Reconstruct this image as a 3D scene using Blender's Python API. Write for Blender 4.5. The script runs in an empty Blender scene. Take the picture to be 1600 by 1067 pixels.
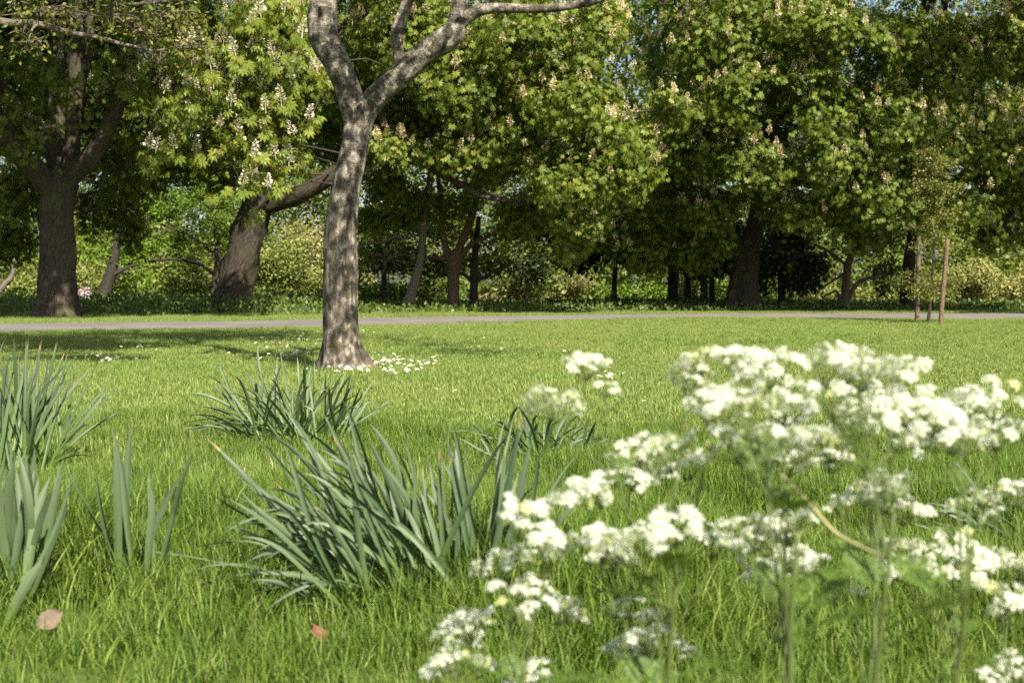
import bpy, math, random
import numpy as np
from mathutils import Vector, Matrix

rng = np.random.default_rng(11)
random.seed(11)
scene = bpy.context.scene
COL = scene.collection
R = math.radians

# ------------------------------------------------------------------ camera
F = 2222.2                    # focal length in photo pixels (50 mm on 36 mm, 1600 px wide)
HZ = 440.0                    # horizon row
CH = 0.72                     # camera height
PITCH = math.atan((533.5 - HZ) / F)
cd = bpy.data.cameras.new('camera')
cam = bpy.data.objects.new('camera', cd)
COL.objects.link(cam)
cam.location = (0, 0, CH)
cam.rotation_euler = (math.pi / 2 - PITCH, 0, 0)
cd.lens = 50; cd.sensor_width = 36
cd.clip_start = 0.05; cd.clip_end = 2000
cd.dof.use_dof = True; cd.dof.focus_distance = 7.5; cd.dof.aperture_fstop = 7.8
scene.camera = cam

# ------------------------------------------------------------------ sky, sun, exposure
SUN_EL = R(43)
SHX, SHY = -0.40, 0.9165        # direction in which shadows fall on the ground
world = bpy.data.worlds.new('World'); scene.world = world; world.use_nodes = True
nt = world.node_tree
sky = nt.nodes.new('ShaderNodeTexSky'); sky.sky_type = 'NISHITA'; sky.sun_disc = False
sky.sun_elevation = SUN_EL
sky.sun_rotation = math.atan2(-SHX, -SHY)
sky.air_density = 1.0; sky.dust_density = 2.0; sky.ozone_density = 1.0
nt.links.new(sky.outputs[0], nt.nodes['Background'].inputs[0])
nt.nodes['Background'].inputs[1].default_value = 0.07
sl = bpy.data.lights.new('sun', 'SUN'); sl.energy = 5.0; sl.angle = R(0.53); sl.color = (1.0, 0.93, 0.80)
sun = bpy.data.objects.new('sun', sl); COL.objects.link(sun)
sdir = Vector((SHX * math.cos(SUN_EL), SHY * math.cos(SUN_EL), -math.sin(SUN_EL)))
sun.rotation_euler = sdir.to_track_quat('-Z', 'Y').to_euler()
sun.location = (8, -8, 20)
scene.view_settings.view_transform = 'Standard'; scene.view_settings.look = 'None'
scene.view_settings.gamma = 1.0; scene.view_settings.use_curve_mapping = False
scene.view_settings.exposure = 1.33
scene.render.engine = 'CYCLES'
cy = scene.cycles
cy.max_bounces = 6; cy.diffuse_bounces = 3; cy.glossy_bounces = 2; cy.transmission_bounces = 3
cy.transparent_max_bounces = 4; cy.caustics_reflective = False; cy.caustics_refractive = False
cy.sample_clamp_indirect = 6.0; cy.adaptive_threshold = 0.02
cy.use_denoising = False

# ------------------------------------------------------------------ geometry helpers
_fw = np.array([0, math.cos(PITCH), -math.sin(PITCH)]); _up = np.array([0, math.sin(PITCH), math.cos(PITCH)])
def ray(x, y):
    return np.array([(x - 800) / F, 0, 0]) + _fw + _up * ((533.5 - y) / F)
def P(x, y, Y):
    d = ray(x, y)
    return np.array([0, 0, CH]) + d * (Y / d[1])
def G(x, y, z=0.0):
    d = ray(x, y)
    return np.array([0, 0, CH]) + d * ((z - CH) / d[2])
def link(o, parent=None):
    COL.objects.link(o)
    if parent is not None: o.parent = parent
    return o
def tag(o, label=None, cat=None, group=None, kind=None):
    if label: o['label'] = label
    if cat: o['category'] = cat
    if group: o['group'] = group
    if kind: o['kind'] = kind
    return o
def empty(name, loc, label, cat, group=None):
    o = bpy.data.objects.new(name, None); COL.objects.link(o)
    o.location = tuple(loc); o.empty_display_size = .1
    return tag(o, label, cat, group)
def nrm(a):
    return a / np.maximum(np.linalg.norm(a, axis=-1, keepdims=True), 1e-9)
class FN:                                   # cheap smooth 3-D noise: a sum of random sines
    def __init__(s, seed, f=1.0, n=14):
        r = np.random.default_rng(seed)
        s.k = nrm(r.normal(size=(n, 3))) * (f * r.uniform(.5, 2.2, (n, 1))); s.ph = r.uniform(0, 6.28, n)
        s.a = 1 / np.linalg.norm(s.k, axis=1) ** .6; s.a /= np.sqrt((s.a ** 2).sum() / 2)
    def __call__(s, p):
        return (np.sin(p @ s.k.T + s.ph) * s.a).sum(-1)

def raw_mesh(name, V, Fc, mats, attrs=None, smooth=False, midx=None):
    """V (n,3), Fc list of (m,3)/(m,4) arrays, attrs {name: (type, array)} on points."""
    me = bpy.data.meshes.new(name)
    V = np.asarray(V, dtype=np.float32)
    if not isinstance(Fc, (list, tuple)): Fc = [Fc]
    Fc = [np.asarray(f, dtype=np.int32) for f in Fc if len(f)]
    me.vertices.add(len(V)); me.vertices.foreach_set('co', V.ravel())
    if Fc:
        loops = np.concatenate([f.ravel() for f in Fc]); tot = np.concatenate([np.full(len(f), f.shape[1], np.int32) for f in Fc])
        me.loops.add(len(loops)); me.loops.foreach_set('vertex_index', loops)
        me.polygons.add(len(tot))
        st = np.zeros(len(tot), np.int32); st[1:] = np.cumsum(tot)[:-1]
        me.polygons.foreach_set('loop_start', st); me.polygons.foreach_set('loop_total', tot)
        if midx is not None: me.polygons.foreach_set('material_index', np.asarray(midx, np.int32))
        me.polygons.foreach_set('use_smooth', np.full(len(tot), smooth))
    for k, (ty, a) in (attrs or {}).items():
        at = me.attributes.new(k, ty, 'POINT')
        a = np.asarray(a)
        if ty == 'INT': at.data.foreach_set('value', a.astype(np.int32).ravel())
        elif ty == 'FLOAT': at.data.foreach_set('value', a.astype(np.float32).ravel())
        else: at.data.foreach_set('vector', a.astype(np.float32).ravel())
    for m in (mats if isinstance(mats, (list, tuple)) else [mats]): me.materials.append(m)
    me.update(calc_edges=True)
    return me
def mobj(name, me, parent=None, loc=None):
    o = bpy.data.objects.new(name, me)
    if parent is not None:
        o.parent = parent
        if loc is None: o.location = tuple(-np.array(parent.location))   # geometry is in world space
        else: o.location = tuple(loc)
    elif loc is not None: o.location = tuple(loc)
    COL.objects.link(o)
    return o
class MB:
    def __init__(s): s.V = []; s.q = []; s.t = []; s.A = {}; s.n = 0
    def add(s, V, quads=None, tris=None, **attrs):
        V = np.asarray(V, float); s.V.append(V)
        if quads is not None and len(quads): s.q.append(np.asarray(quads) + s.n)
        if tris is not None and len(tris): s.t.append(np.asarray(tris) + s.n)
        for k, a in attrs.items(): s.A.setdefault(k, []).append(np.asarray(a, float))
        s.n += len(V)
    def mesh(s, name, mats, smooth=False):
        Fc = []
        if s.q: Fc.append(np.concatenate(s.q))
        if s.t: Fc.append(np.concatenate(s.t))
        at = {}
        for k, l in s.A.items():
            a = np.concatenate(l); at[k] = ('FLOAT' if a.ndim == 1 else 'FLOAT_VECTOR', a)
        return raw_mesh(name, np.concatenate(s.V), Fc, mats, at, smooth)

def catmull(pts, n):
    pts = np.asarray(pts, float)
    if len(pts) < 3 or n < 2:
        if n < 2: return pts
        t = np.linspace(0, 1, n * (len(pts) - 1) + 1)[:, None]
        return pts[0] * (1 - t) + pts[-1] * t if len(pts) == 2 else pts
    p = np.vstack([2 * pts[0] - pts[1], pts, 2 * pts[-1] - pts[-2]])
    out = []
    for i in range(1, len(p) - 2):
        for t in np.linspace(0, 1, n, endpoint=False):
            a, b, c, d = p[i - 1], p[i], p[i + 1], p[i + 2]
            out.append(.5 * (2 * b + (c - a) * t + (2 * a - 5 * b + 4 * c - d) * t * t + (3 * b - a - 3 * c + d) * t ** 3))
    out.append(p[-2])
    return np.array(out)
def tube(mb, pts, rad, sides=8, sub=1, rough=0.0, seed=0, flare=0.0, flen=.35, ridge=0.0, grain=0.0):
    pr = catmull(np.hstack([np.asarray(pts, float), np.asarray(rad, float)[:, None]]), sub)
    pts, rad = pr[:, :3], np.maximum(pr[:, 3], 5e-4)
    n = len(pts)
    T = nrm(np.gradient(pts, axis=0))
    a = np.array([1., 0, 0]) if abs(T[0][0]) < .9 else np.array([0, 1., 0])
    X = nrm(np.cross(np.cross(T[0], a), T[0])); XS = [X]
    for i in range(1, n):
        X = XS[-1] - T[i] * (XS[-1] @ T[i]); XS.append(nrm(X))
    XS = np.array(XS); YS = np.cross(T, XS)
    th = np.linspace(0, 2 * math.pi, sides, endpoint=False)
    ln = np.concatenate([[0], np.cumsum(np.linalg.norm(np.diff(pts, axis=0), axis=1))])
    rr = np.repeat(rad[:, None], sides, 1)
    if rough or flare or ridge:
        r = np.random.default_rng(seed); f1 = FN(seed, 2.2); f2 = FN(seed + 1, 7)
        q = np.stack([np.cos(th)[None] * rad[:, None] / .2 + 0 * rr, np.sin(th)[None] * rad[:, None] / .2 + 0 * rr, ln[:, None] * 1.6 + 0 * rr], -1)
        qr = q.copy(); qr[..., :2] *= 2.2; qr[..., 2] *= .22
        rr = rr * (1 + rough * (.6 * f1(q.reshape(-1, 3)).reshape(rr.shape) + .3 * f2(q.reshape(-1, 3)).reshape(rr.shape)) + ridge * (np.abs(f2(qr.reshape(-1, 3)).reshape(rr.shape)) - .9))
        if grain:
            f3 = FN(seed + 2, 26, 40); f4 = FN(seed + 3, 9, 20); low = np.clip(1.5 - ln, .35, 1)[:, None]
            qg = np.stack([np.cos(th)[None] * rad[:, None] + 0 * rr, np.sin(th)[None] * rad[:, None] + 0 * rr, ln[:, None] * .5 + 0 * rr], -1).reshape(-1, 3)
            rr = rr * (1 + grain * low * (f3(qg * 1.6).reshape(rr.shape) + .9 * f4(qg).reshape(rr.shape)))
        if flare:
            lob = .55 + .45 * np.cos(th * 5 + r.uniform(0, 6)) + .3 * np.cos(th * 3 + r.uniform(0, 6))
            rr = rr * (1 + flare * np.exp(-ln / flen)[:, None] * np.maximum(lob, 0)[None])
    V = pts[:, None] + XS[:, None] * (np.cos(th)[None, :, None] * rr[..., None]) + YS[:, None] * (np.sin(th)[None, :, None] * rr[..., None])
    bk = np.stack([np.cos(th)[None] * rad[:, None] + 0 * rr, np.sin(th)[None] * rad[:, None] + 0 * rr, ln[:, None] + 0 * rr], -1)
    i, j = np.meshgrid(np.arange(n - 1), np.arange(sides), indexing='ij')
    k = (j + 1) % sides
    Q = np.stack([i * sides + j, i * sides + k, (i + 1) * sides + k, (i + 1) * sides + j], -1).reshape(-1, 4)
    V = np.vstack([V.reshape(-1, 3), pts[-1:] + T[-1:] * rad[-1]])
    bk = np.vstack([bk.reshape(-1, 3), [[0, 0, ln[-1]]]])
    e = (n - 1) * sides
    tr = np.array([[e + j, e + (j + 1) % sides, n * sides] for j in range(sides)])
    mb.add(V, Q, tr, bk=bk)
    return pts
def pxpath(l):            # (x px, y px, depth, width px) -> points, radii
    pts = np.array([P(x, y, Y) for x, y, Y, w in l]); rad = np.array([w / 2 / F * Y for x, y, Y, w in l])
    return pts, rad

# ------------------------------------------------------------------ materials
def newmat(name):
    m = bpy.data.materials.new(name); m.use_nodes = True
    nt = m.node_tree; b = nt.nodes['Principled BSDF']
    return m, nt, b
def N(nt, t, **kw):
    n = nt.nodes.new(t)
    for k, v in kw.items(): setattr(n, k, v)
    return n
def ramp(nt, stops, fac=None, interp='LINEAR'):
    r = N(nt, 'ShaderNodeValToRGB'); el = r.color_ramp.elements; r.color_ramp.interpolation = interp
    while len(el) < len(stops): el.new(.5)
    for e, (p, c) in zip(el, stops):
        e.position = p; e.color = (*c, 1) if len(c) == 3 else c
    if fac is not None: nt.links.new(fac, r.inputs[0])
    return r
def noise(nt, scale, detail=3, vec=None, rough=.55):
    n = N(nt, 'ShaderNodeTexNoise'); n.inputs['Scale'].default_value = scale; n.inputs['Detail'].default_value = detail
    n.inputs['Roughness'].default_value = rough
    if vec is not None: nt.links.new(vec, n.inputs['Vector'])
    return n
def attr(nt, name):
    a = N(nt, 'ShaderNodeAttribute'); a.attribute_name = name; return a
def mixc(nt, fac, a, b, mode='MIX'):
    m = N(nt, 'ShaderNodeMix', data_type='RGBA', blend_type=mode)
    for s, v in ((m.inputs[0], fac), (m.inputs[6], a), (m.inputs[7], b)):
        if hasattr(v, 'is_linked'): nt.links.new(v, s)
        else: s.default_value = v if isinstance(v, (int, float)) else (*v, 1)
    return m.outputs[2]
def leafmat(name, stops, trans=.35, rough=.45, spec=.35, patch=None, tr_tint=(1.15, 1.1, .45)):
    """foliage: colour by the per-leaf attribute tint, light coming through the blade"""
    m, nt, b = newmat(name)
    c = ramp(nt, stops, attr(nt, 'tint').outputs['Fac']).outputs[0]
    if patch:
        g = N(nt, 'ShaderNodeNewGeometry'); nz = noise(nt, patch[0], 6, g.outputs['Position'], .62)
        r = ramp(nt, [(.3, (0, 0, 0)), (.7, (1, 1, 1))], nz.outputs['Fac'])
        c = mixc(nt, r.outputs[0], c, mixc(nt, 1.0, c, patch[1], 'MULTIPLY'))
    nt.links.new(c, b.inputs['Base Color']); b.inputs['Roughness'].default_value = rough
    b.inputs['Specular IOR Level'].default_value = spec
    t = N(nt, 'ShaderNodeBsdfTranslucent'); nt.links.new(mixc(nt, 1.0, c, tr_tint, 'MULTIPLY'), t.inputs[0])
    mx = N(nt, 'ShaderNodeMixShader'); mx.inputs[0].default_value = trans
    nt.links.new(b.outputs[0], mx.inputs[1]); nt.links.new(t.outputs[0], mx.inputs[2])
    nt.links.new(mx.outputs[0], nt.nodes['Material Output'].inputs[0])
    return m
def barkmat(name, dark, mid, light, bump=.6, scale=1.0, moss=0.0):
    m, nt, b = newmat(name)
    bk = attr(nt, 'bk').outputs['Vector']
    mp = N(nt, 'ShaderNodeMapping'); mp.inputs['Scale'].default_value = (scale, scale, scale * .28); nt.links.new(bk, mp.inputs[0])
    fis = noise(nt, 34, 5, mp.outputs[0], .6); fine = noise(nt, 70, 3, bk)
    big = noise(nt, 2.2, 3, bk)
    c = ramp(nt, [(.36, dark), (.52, mid), (.7, light)], fis.outputs['Fac']).outputs[0]
    c = mixc(nt, .35, c, ramp(nt, [(.3, dark), (.7, light)], fine.outputs['Fac']).outputs[0])
    if moss:
        r = ramp(nt, [(.5, (0, 0, 0)), (.68, (moss,) * 3)], big.outputs['Fac'])
        c = mixc(nt, r.outputs[0], c, (.10, .11, .03))
    nt.links.new(c, b.inputs['Base Color']); b.inputs['Roughness'].default_value = .92; b.inputs['Specular IOR Level'].default_value = .15
    bp = N(nt, 'ShaderNodeBump'); bp.inputs['Strength'].default_value = bump; bp.inputs['Distance'].default_value = .03
    nt.links.new(fis.outputs['Fac'], bp.inputs['Height']); nt.links.new(bp.outputs[0], b.inputs['Normal'])
    return m
def plain(name, col, rough=.8, spec=.2, var=.3, scale=12, trans=0.0):
    m, nt, b = newmat(name)
    g = N(nt, 'ShaderNodeNewGeometry'); nz = noise(nt, scale, 3, g.outputs['Position'])
    c = ramp(nt, [(.25, tuple(v * (1 - var) for v in col)), (.75, tuple(min(1, v * (1 + var * .6)) for v in col))], nz.outputs['Fac']).outputs[0]
    nt.links.new(c, b.inputs['Base Color']); b.inputs['Roughness'].default_value = rough; b.inputs['Specular IOR Level'].default_value = spec
    if trans:
        t = N(nt, 'ShaderNodeBsdfTranslucent'); nt.links.new(c, t.inputs[0])
        mx = N(nt, 'ShaderNodeMixShader'); mx.inputs[0].default_value = trans
        nt.links.new(b.outputs[0], mx.inputs[1]); nt.links.new(t.outputs[0], mx.inputs[2])
        nt.links.new(mx.outputs[0], nt.nodes['Material Output'].inputs[0])
    return m

M = {}
M['chestnut'] = leafmat('chestnut_leaf', [(0, (.050, .080, .010)), (.45, (.125, .180, .021)), (.8, (.205, .260, .034)), (1, (.28, .30, .05))], .5, .42, .4)
M['maple'] = leafmat('young_leaf', [(0, (.10, .11, .02)), (.6, (.17, .18, .035)), (1, (.24, .19, .05))], .4)
M['acer'] = leafmat('bright_leaf', [(0, (.08, .15, .015)), (.6, (.14, .23, .02)), (1, (.20, .28, .035))], .4)
M['mid'] = leafmat('mid_green_leaf', [(0, (.055, .09, .012)), (.6, (.125, .175, .022)), (1, (.20, .24, .04))], .4)
M['far'] = leafmat('far_leaf', [(0, (.07, .11, .016)), (.6, (.14, .185, .028)), (1, (.22, .25, .05))], .4)
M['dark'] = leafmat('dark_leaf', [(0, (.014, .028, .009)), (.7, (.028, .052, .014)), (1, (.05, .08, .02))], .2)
M['yellow'] = leafmat('yellow_green_leaf', [(0, (.12, .16, .028)), (.55, (.21, .245, .055)), (1, (.33, .33, .11))], .35)
M['olive'] = leafmat('olive_leaf', [(0, (.16, .17, .045)), (.5, (.27, .27, .09)), (1, (.40, .37, .16))], .32)
M['under'] = leafmat('undergrowth_leaf', [(0, (.045, .08, .012)), (.6, (.10, .15, .026)), (1, (.17, .21, .05))], .4)
M['lilac'] = leafmat('pink_blossom', [(0, (.45, .27, .42)), (1, (.75, .55, .68))], .3)
M['needle'] = leafmat('conifer_needle', [(0, (.085, .11, .022)), (.6, (.16, .18, .035)), (1, (.25, .20, .06))], .3)
M['blade'] = leafmat('lawn_grass', [(0, (.095, .160, .028)), (.5, (.168, .250, .054)), (.85, (.25, .32, .095)), (1, (.38, .37, .18))], .38, .55, .25, patch=(.4, (1.38, 1.16, 1.3)))
M['tall'] = leafmat('tall_grass', [(0, (.028, .060, .008)), (.3, (.075, .135, .017)), (.6, (.140, .222, .032)), (.9, (.25, .325, .062)), (1, (.36, .33, .15))], .42, .5, .28)
M['straw'] = plain('straw', (.34, .31, .15), .8)
M['candle'] = leafmat('candle_cream', [(0, (.70, .65, .52)), (.8, (.84, .81, .72)), (1, (.74, .52, .44))], .25)
M['faded'] = leafmat('candle_faded', [(0, (.58, .46, .29)), (.5, (.74, .65, .47)), (1, (.85, .80, .66))], .25)
M['bark_chestnut'] = barkmat('chestnut_bark', (.015, .012, .009), (.050, .041, .031), (.115, .095, .073), 1.0, 1.0, .35)
M['bark_pale'] = barkmat('pale_bark', (.06, .05, .04), (.15, .125, .10), (.25, .215, .17), .6, 1.6)
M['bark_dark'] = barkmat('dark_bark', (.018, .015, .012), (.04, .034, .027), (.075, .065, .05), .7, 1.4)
M['bark_brown'] = barkmat('brown_bark', (.05, .034, .022), (.12, .085, .058), (.21, .16, .11), .7, 1.4)
M['twig'] = plain('twig_bark', (.055, .046, .035), .9, .1, .4, 20)
M['stake'] = barkmat('stake_wood', (.06, .042, .027), (.15, .105, .064), (.24, .175, .11), .6, 2.0)
M['parsley_stem'] = plain('parsley_stem', (.085, .115, .028), .5, .35, .35, 30, .1)
M['parsley_leaf'] = leafmat('parsley_leaf', [(0, (.05, .10, .015)), (1, (.14, .21, .035))], .35)
M['petal'] = leafmat('white_petal', [(0, (.42, .48, .22)), (.25, (.60, .63, .48)), (1, (.74, .75, .66))], .3, .6, .1, tr_tint=(1, 1, .85))
M['bud'] = leafmat('green_bud', [(0, (.35, .40, .12)), (1, (.66, .68, .35))], .3)

# main tree bark: silvery with dark rings, rough brown base and ochre lichen
def silver_bark():
    m, nt, b = newmat('silver_bark')
    at = attr(nt, 'bk'); bk = at.outputs['Vector']
    gp = N(nt, 'ShaderNodeNewGeometry'); sep = N(nt, 'ShaderNodeSeparateXYZ'); nt.links.new(gp.outputs['Position'], sep.inputs[0])
    mp = N(nt, 'ShaderNodeMapping'); mp.inputs['Scale'].default_value = (9, 9, 34); nt.links.new(bk, mp.inputs[0])
    rings = noise(nt, 1.0, 6, mp.outputs[0], .7)
    mp2 = N(nt, 'ShaderNodeMapping'); mp2.inputs['Scale'].default_value = (26, 26, 7); nt.links.new(bk, mp2.inputs[0])
    plates = noise(nt, 1.0, 6, mp2.outputs[0], .68)
    mp3 = N(nt, 'ShaderNodeMapping'); mp3.inputs['Scale'].default_value = (11, 11, 7.5); nt.links.new(bk, mp3.inputs[0]); blot = noise(nt, 1.0, 6, mp3.outputs[0], .68); fine = noise(nt, 95, 4, bk, .7)
    c = ramp(nt, [(.36, (.035, .03, .025)), (.47, (.15, .132, .11)), (.56, (.33, .305, .265)), (.7, (.56, .53, .48))], rings.outputs['Fac']).outputs[0]
    c = mixc(nt, ramp(nt, [(.45, (1, 1, 1)), (.54, (0, 0, 0))], blot.outputs['Fac']).outputs[0], c, mixc(nt, 1.0, c, (.20, .19, .18), 'MULTIPLY'))
    rc = ramp(nt, [(.36, (.025, .02, .015)), (.48, (.10, .082, .06)), (.57, (.24, .21, .165)), (.68, (.55, .52, .47))], plates.outputs['Fac']).outputs[0]
    add = N(nt, 'ShaderNodeMath', operation='MULTIPLY_ADD'); nt.links.new(blot.outputs['Fac'], add.inputs[0]); add.inputs[1].default_value = 1.3
    nt.links.new(sep.outputs['Z'], add.inputs[2])
    hb = ramp(nt, [(.0, (0, 0, 0)), (1, (1, 1, 1))]); mr = N(nt, 'ShaderNodeMapRange'); mr.inputs[1].default_value = 1.7; mr.inputs[2].default_value = 2.5
    nt.links.new(add.outputs[0], mr.inputs[0])
    c = mixc(nt, mr.outputs[0], rc, c)
    c = mixc(nt, .3, c, ramp(nt, [(.3, (.05, .045, .04)), (.7, (.52, .50, .46))], fine.outputs['Fac']).outputs[0])
    # ochre lichen, low on the trunk only
    ln = noise(nt, 9, 5, bk, .65)
    lf = N(nt, 'ShaderNodeMath', operation='MULTIPLY'); lr = ramp(nt, [(.56, (0, 0, 0)), (.66, (.75, .75, .75))], ln.outputs['Fac'])
    hm = N(nt, 'ShaderNodeMapRange'); hm.inputs[1].default_value = 1.15; hm.inputs[2].default_value = .8; nt.links.new(sep.outputs['Z'], hm.inputs[0])
    nt.links.new(lr.outputs[0], lf.inputs[0]); nt.links.new(hm.outputs[0], lf.inputs[1])
    c = mixc(nt, lf.outputs[0], c, (.20, .145, .035))
    mp4 = N(nt, 'ShaderNodeMapping'); mp4.inputs['Scale'].default_value = (17, 17, 11); nt.links.new(bk, mp4.inputs[0]); mott = noise(nt, 1.0, 5, mp4.outputs[0], .6)
    c = mixc(nt, 1.0, c, ramp(nt, [(.36, (.34, .32, .30)), (.50, (.80, .79, .76)), (.58, (1.0, 1.0, 1.0)), (.66, (1.0, 1.0, 1.0))], mott.outputs['Fac']).outputs[0], 'MULTIPLY')
    c = mixc(nt, ramp(nt, [(.54, (0, 0, 0)), (.66, (.6, .6, .6))], mott.outputs['Fac']).outputs[0], c, (.56, .53, .48))
    c = mixc(nt, 1.0, c, (.80, .755, .69), 'MULTIPLY')
    nt.links.new(c, b.inputs['Base Color']); b.inputs['Roughness'].default_value = .8; b.inputs['Specular IOR Level'].default_value = .2
    hgt = mixc(nt, mr.outputs[0], plates.outputs['Fac'], rings.outputs['Fac'])
    hgt = mixc(nt, .3, hgt, fine.outputs['Fac'])
    bp = N(nt, 'ShaderNodeBump'); bp.inputs['Strength'].default_value = 1.0; bp.inputs['Distance'].default_value = .03
    nt.links.new(hgt, bp.inputs['Height']); nt.links.new(bp.outputs[0], b.inputs['Normal'])
    return m
M['bark_silver'] = silver_bark()

def daff_mat():
    m, nt, b = newmat('daffodil_leaf')
    t = attr(nt, 'along').outputs['Fac']; br = attr(nt, 'brown').outputs['Fac']; tint = attr(nt, 'tint').outputs['Fac']
    col = ramp(nt, [(0, (.28, .36, .13)), (.14, (.10, .17, .035)), (.4, (.090, .138, .060)), (1, (.118, .158, .095))], t).outputs[0]
    col = mixc(nt, tint, mixc(nt, 1.0, col, (.72, .76, .74), 'MULTIPLY'), mixc(nt, 1.0, col, (1.35, 1.27, 1.25), 'MULTIPLY'))
    ed = attr(nt, 'across').outputs['Vector']
    mp = N(nt, 'ShaderNodeMapping'); mp.inputs['Scale'].default_value = (60, 1.2, 1); nt.links.new(ed, mp.inputs[0])
    st = noise(nt, 1.0, 2, mp.outputs[0]); col = mixc(nt, .5, col, mixc(nt, 1.0, col, ramp(nt, [(.3, (.6, .62, .6)), (.7, (1.3, 1.3, 1.3))], st.outputs['Fac']).outputs[0], 'MULTIPLY'))
    c2 = ramp(nt, [(0, (.36, .27, .11)), (.5, (.30, .17, .08)), (1, (.13, .07, .04))], br).outputs[0]
    col = mixc(nt, ramp(nt, [(0, (0, 0, 0)), (.15, (1, 1, 1))], br).outputs[0], col, c2)
    nt.links.new(col, b.inputs['Base Color']); b.inputs['Roughness'].default_value = .48; b.inputs['Specular IOR Level'].default_value = .32
    tr = N(nt, 'ShaderNodeBsdfTranslucent'); nt.links.new(mixc(nt, 1.0, col, (1.1, 1.1, .4), 'MULTIPLY'), tr.inputs[0])
    mx = N(nt, 'ShaderNodeMixShader'); mx.inputs[0].default_value = .22
    nt.links.new(b.outputs[0], mx.inputs[1]); nt.links.new(tr.outputs[0], mx.inputs[2]); nt.links.new(mx.outputs[0], nt.nodes['Material Output'].inputs[0])
    return m
M['daff'] = daff_mat()

def ground_mat():
    m, nt, b = newmat('turf_soil')
    g = N(nt, 'ShaderNodeNewGeometry'); a = noise(nt, 9, 5, g.outputs['Position'], .7); c0 = noise(nt, .45, 3, g.outputs['Position'])
    c = ramp(nt, [(.3, (.030, .045, .010)), (.5, (.062, .095, .018)), (.72, (.115, .135, .035))], a.outputs['Fac']).outputs[0]
    c = mixc(nt, .4, c, ramp(nt, [(.35, (.05, .08, .014)), (.65, (.12, .15, .035))], c0.outputs['Fac']).outputs[0])
    nt.links.new(c, b.inputs['Base Color']); b.inputs['Roughness'].default_value = 1; b.inputs['Specular IOR Level'].default_value = .05
    bp = N(nt, 'ShaderNodeBump'); bp.inputs['Strength'].default_value = .6; bp.inputs['Distance'].default_value = .03
    nt.links.new(a.outputs['Fac'], bp.inputs['Height']); nt.links.new(bp.outputs[0], b.inputs['Normal'])
    return m
def path_mat():
    m, nt, b = newmat('asphalt')
    g = N(nt, 'ShaderNodeNewGeometry'); a = noise(nt, 60, 4, g.outputs['Position'], .8); c0 = noise(nt, .8, 4, g.outputs['Position'])
    c = ramp(nt, [(.3, (.085, .075, .068)), (.7, (.18, .16, .145))], a.outputs['Fac']).outputs[0]
    c = mixc(nt, .4, c, ramp(nt, [(.35, (.085, .075, .066)), (.65, (.20, .178, .158))], c0.outputs['Fac']).outputs[0])
    nt.links.new(c, b.inputs['Base Color']); b.inputs['Roughness'].default_value = .9
    return m

# ------------------------------------------------------------------ ground and path
def ground():
    xs = np.unique(np.concatenate([np.linspace(-400, -30, 12), np.linspace(-30, 30, 61), np.linspace(30, 400, 12)]))
    ys = np.unique(np.concatenate([np.linspace(-60, 0, 7), np.linspace(0, 60, 61), np.linspace(60, 600, 14)]))
    X, Y = np.meshgrid(xs, ys, indexing='ij')
    V = np.stack([X, Y, 0 * X], -1).reshape(-1, 3)
    n = len(ys); i, j = np.meshgrid(np.arange(len(xs) - 1), np.arange(n - 1), indexing='ij')
    Q = np.stack([i * n + j, (i + 1) * n + j, (i + 1) * n + j + 1, i * n + j + 1], -1).reshape(-1, 4)
    o = mobj('ground', raw_mesh('ground', V, Q, ground_mat(), smooth=True))
    tag(o, 'green mown parkland lawn running back to the trees', kind='structure')
ground()
NEAR = [(-500, 530), (-200, 523), (0, 519), (200, 516), (400, 513.2), (600, 509), (800, 503.5), (1000, 498), (1200, 497.3), (1400, 498), (1600, 499.5), (1900, 502), (2300, 506)]
FAR = [(-500, 513), (-200, 509), (0, 506.5), (200, 504), (400, 501.5), (600, 496.5), (800, 493.8), (1000, 491.6), (1200, 490.2), (1400, 489.8), (1600, 490), (1900, 491), (2300, 492)]
def curve_w(lst): return catmull(np.array([G(x, y) for x, y in lst]), 6)
pn, pf = curve_w(NEAR), curve_w(FAR)
def path():
    n = len(pn); cols = 6
    V = []
    r = np.random.default_rng(5)
    for i in range(n):
        for k in range(cols):
            t = k / (cols - 1); p = pn[i] * (1 - t) + pf[i] * t
            z = .006 + .03 * (1 - (2 * t - 1) ** 2)
            V.append((p[0], p[1] + (r.normal() * .05 if k in (0, cols - 1) else 0), z))
    Q = [[i * cols + k, (i + 1) * cols + k, (i + 1) * cols + k + 1, i * cols + k + 1] for i in range(n - 1) for k in range(cols - 1)]
    o = mobj('path', raw_mesh('path', np.array(V), np.array(Q), path_mat(), smooth=True))
    tag(o, 'grey asphalt footpath curving across the park behind the lawn', kind='structure')
path()
def on_path(X, Y, margin=.0):
    return (Y > np.interp(X, pn[:, 0], pn[:, 1]) - margin) & (Y < np.interp(X, pf[:, 0], pf[:, 1]) + margin)

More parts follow.
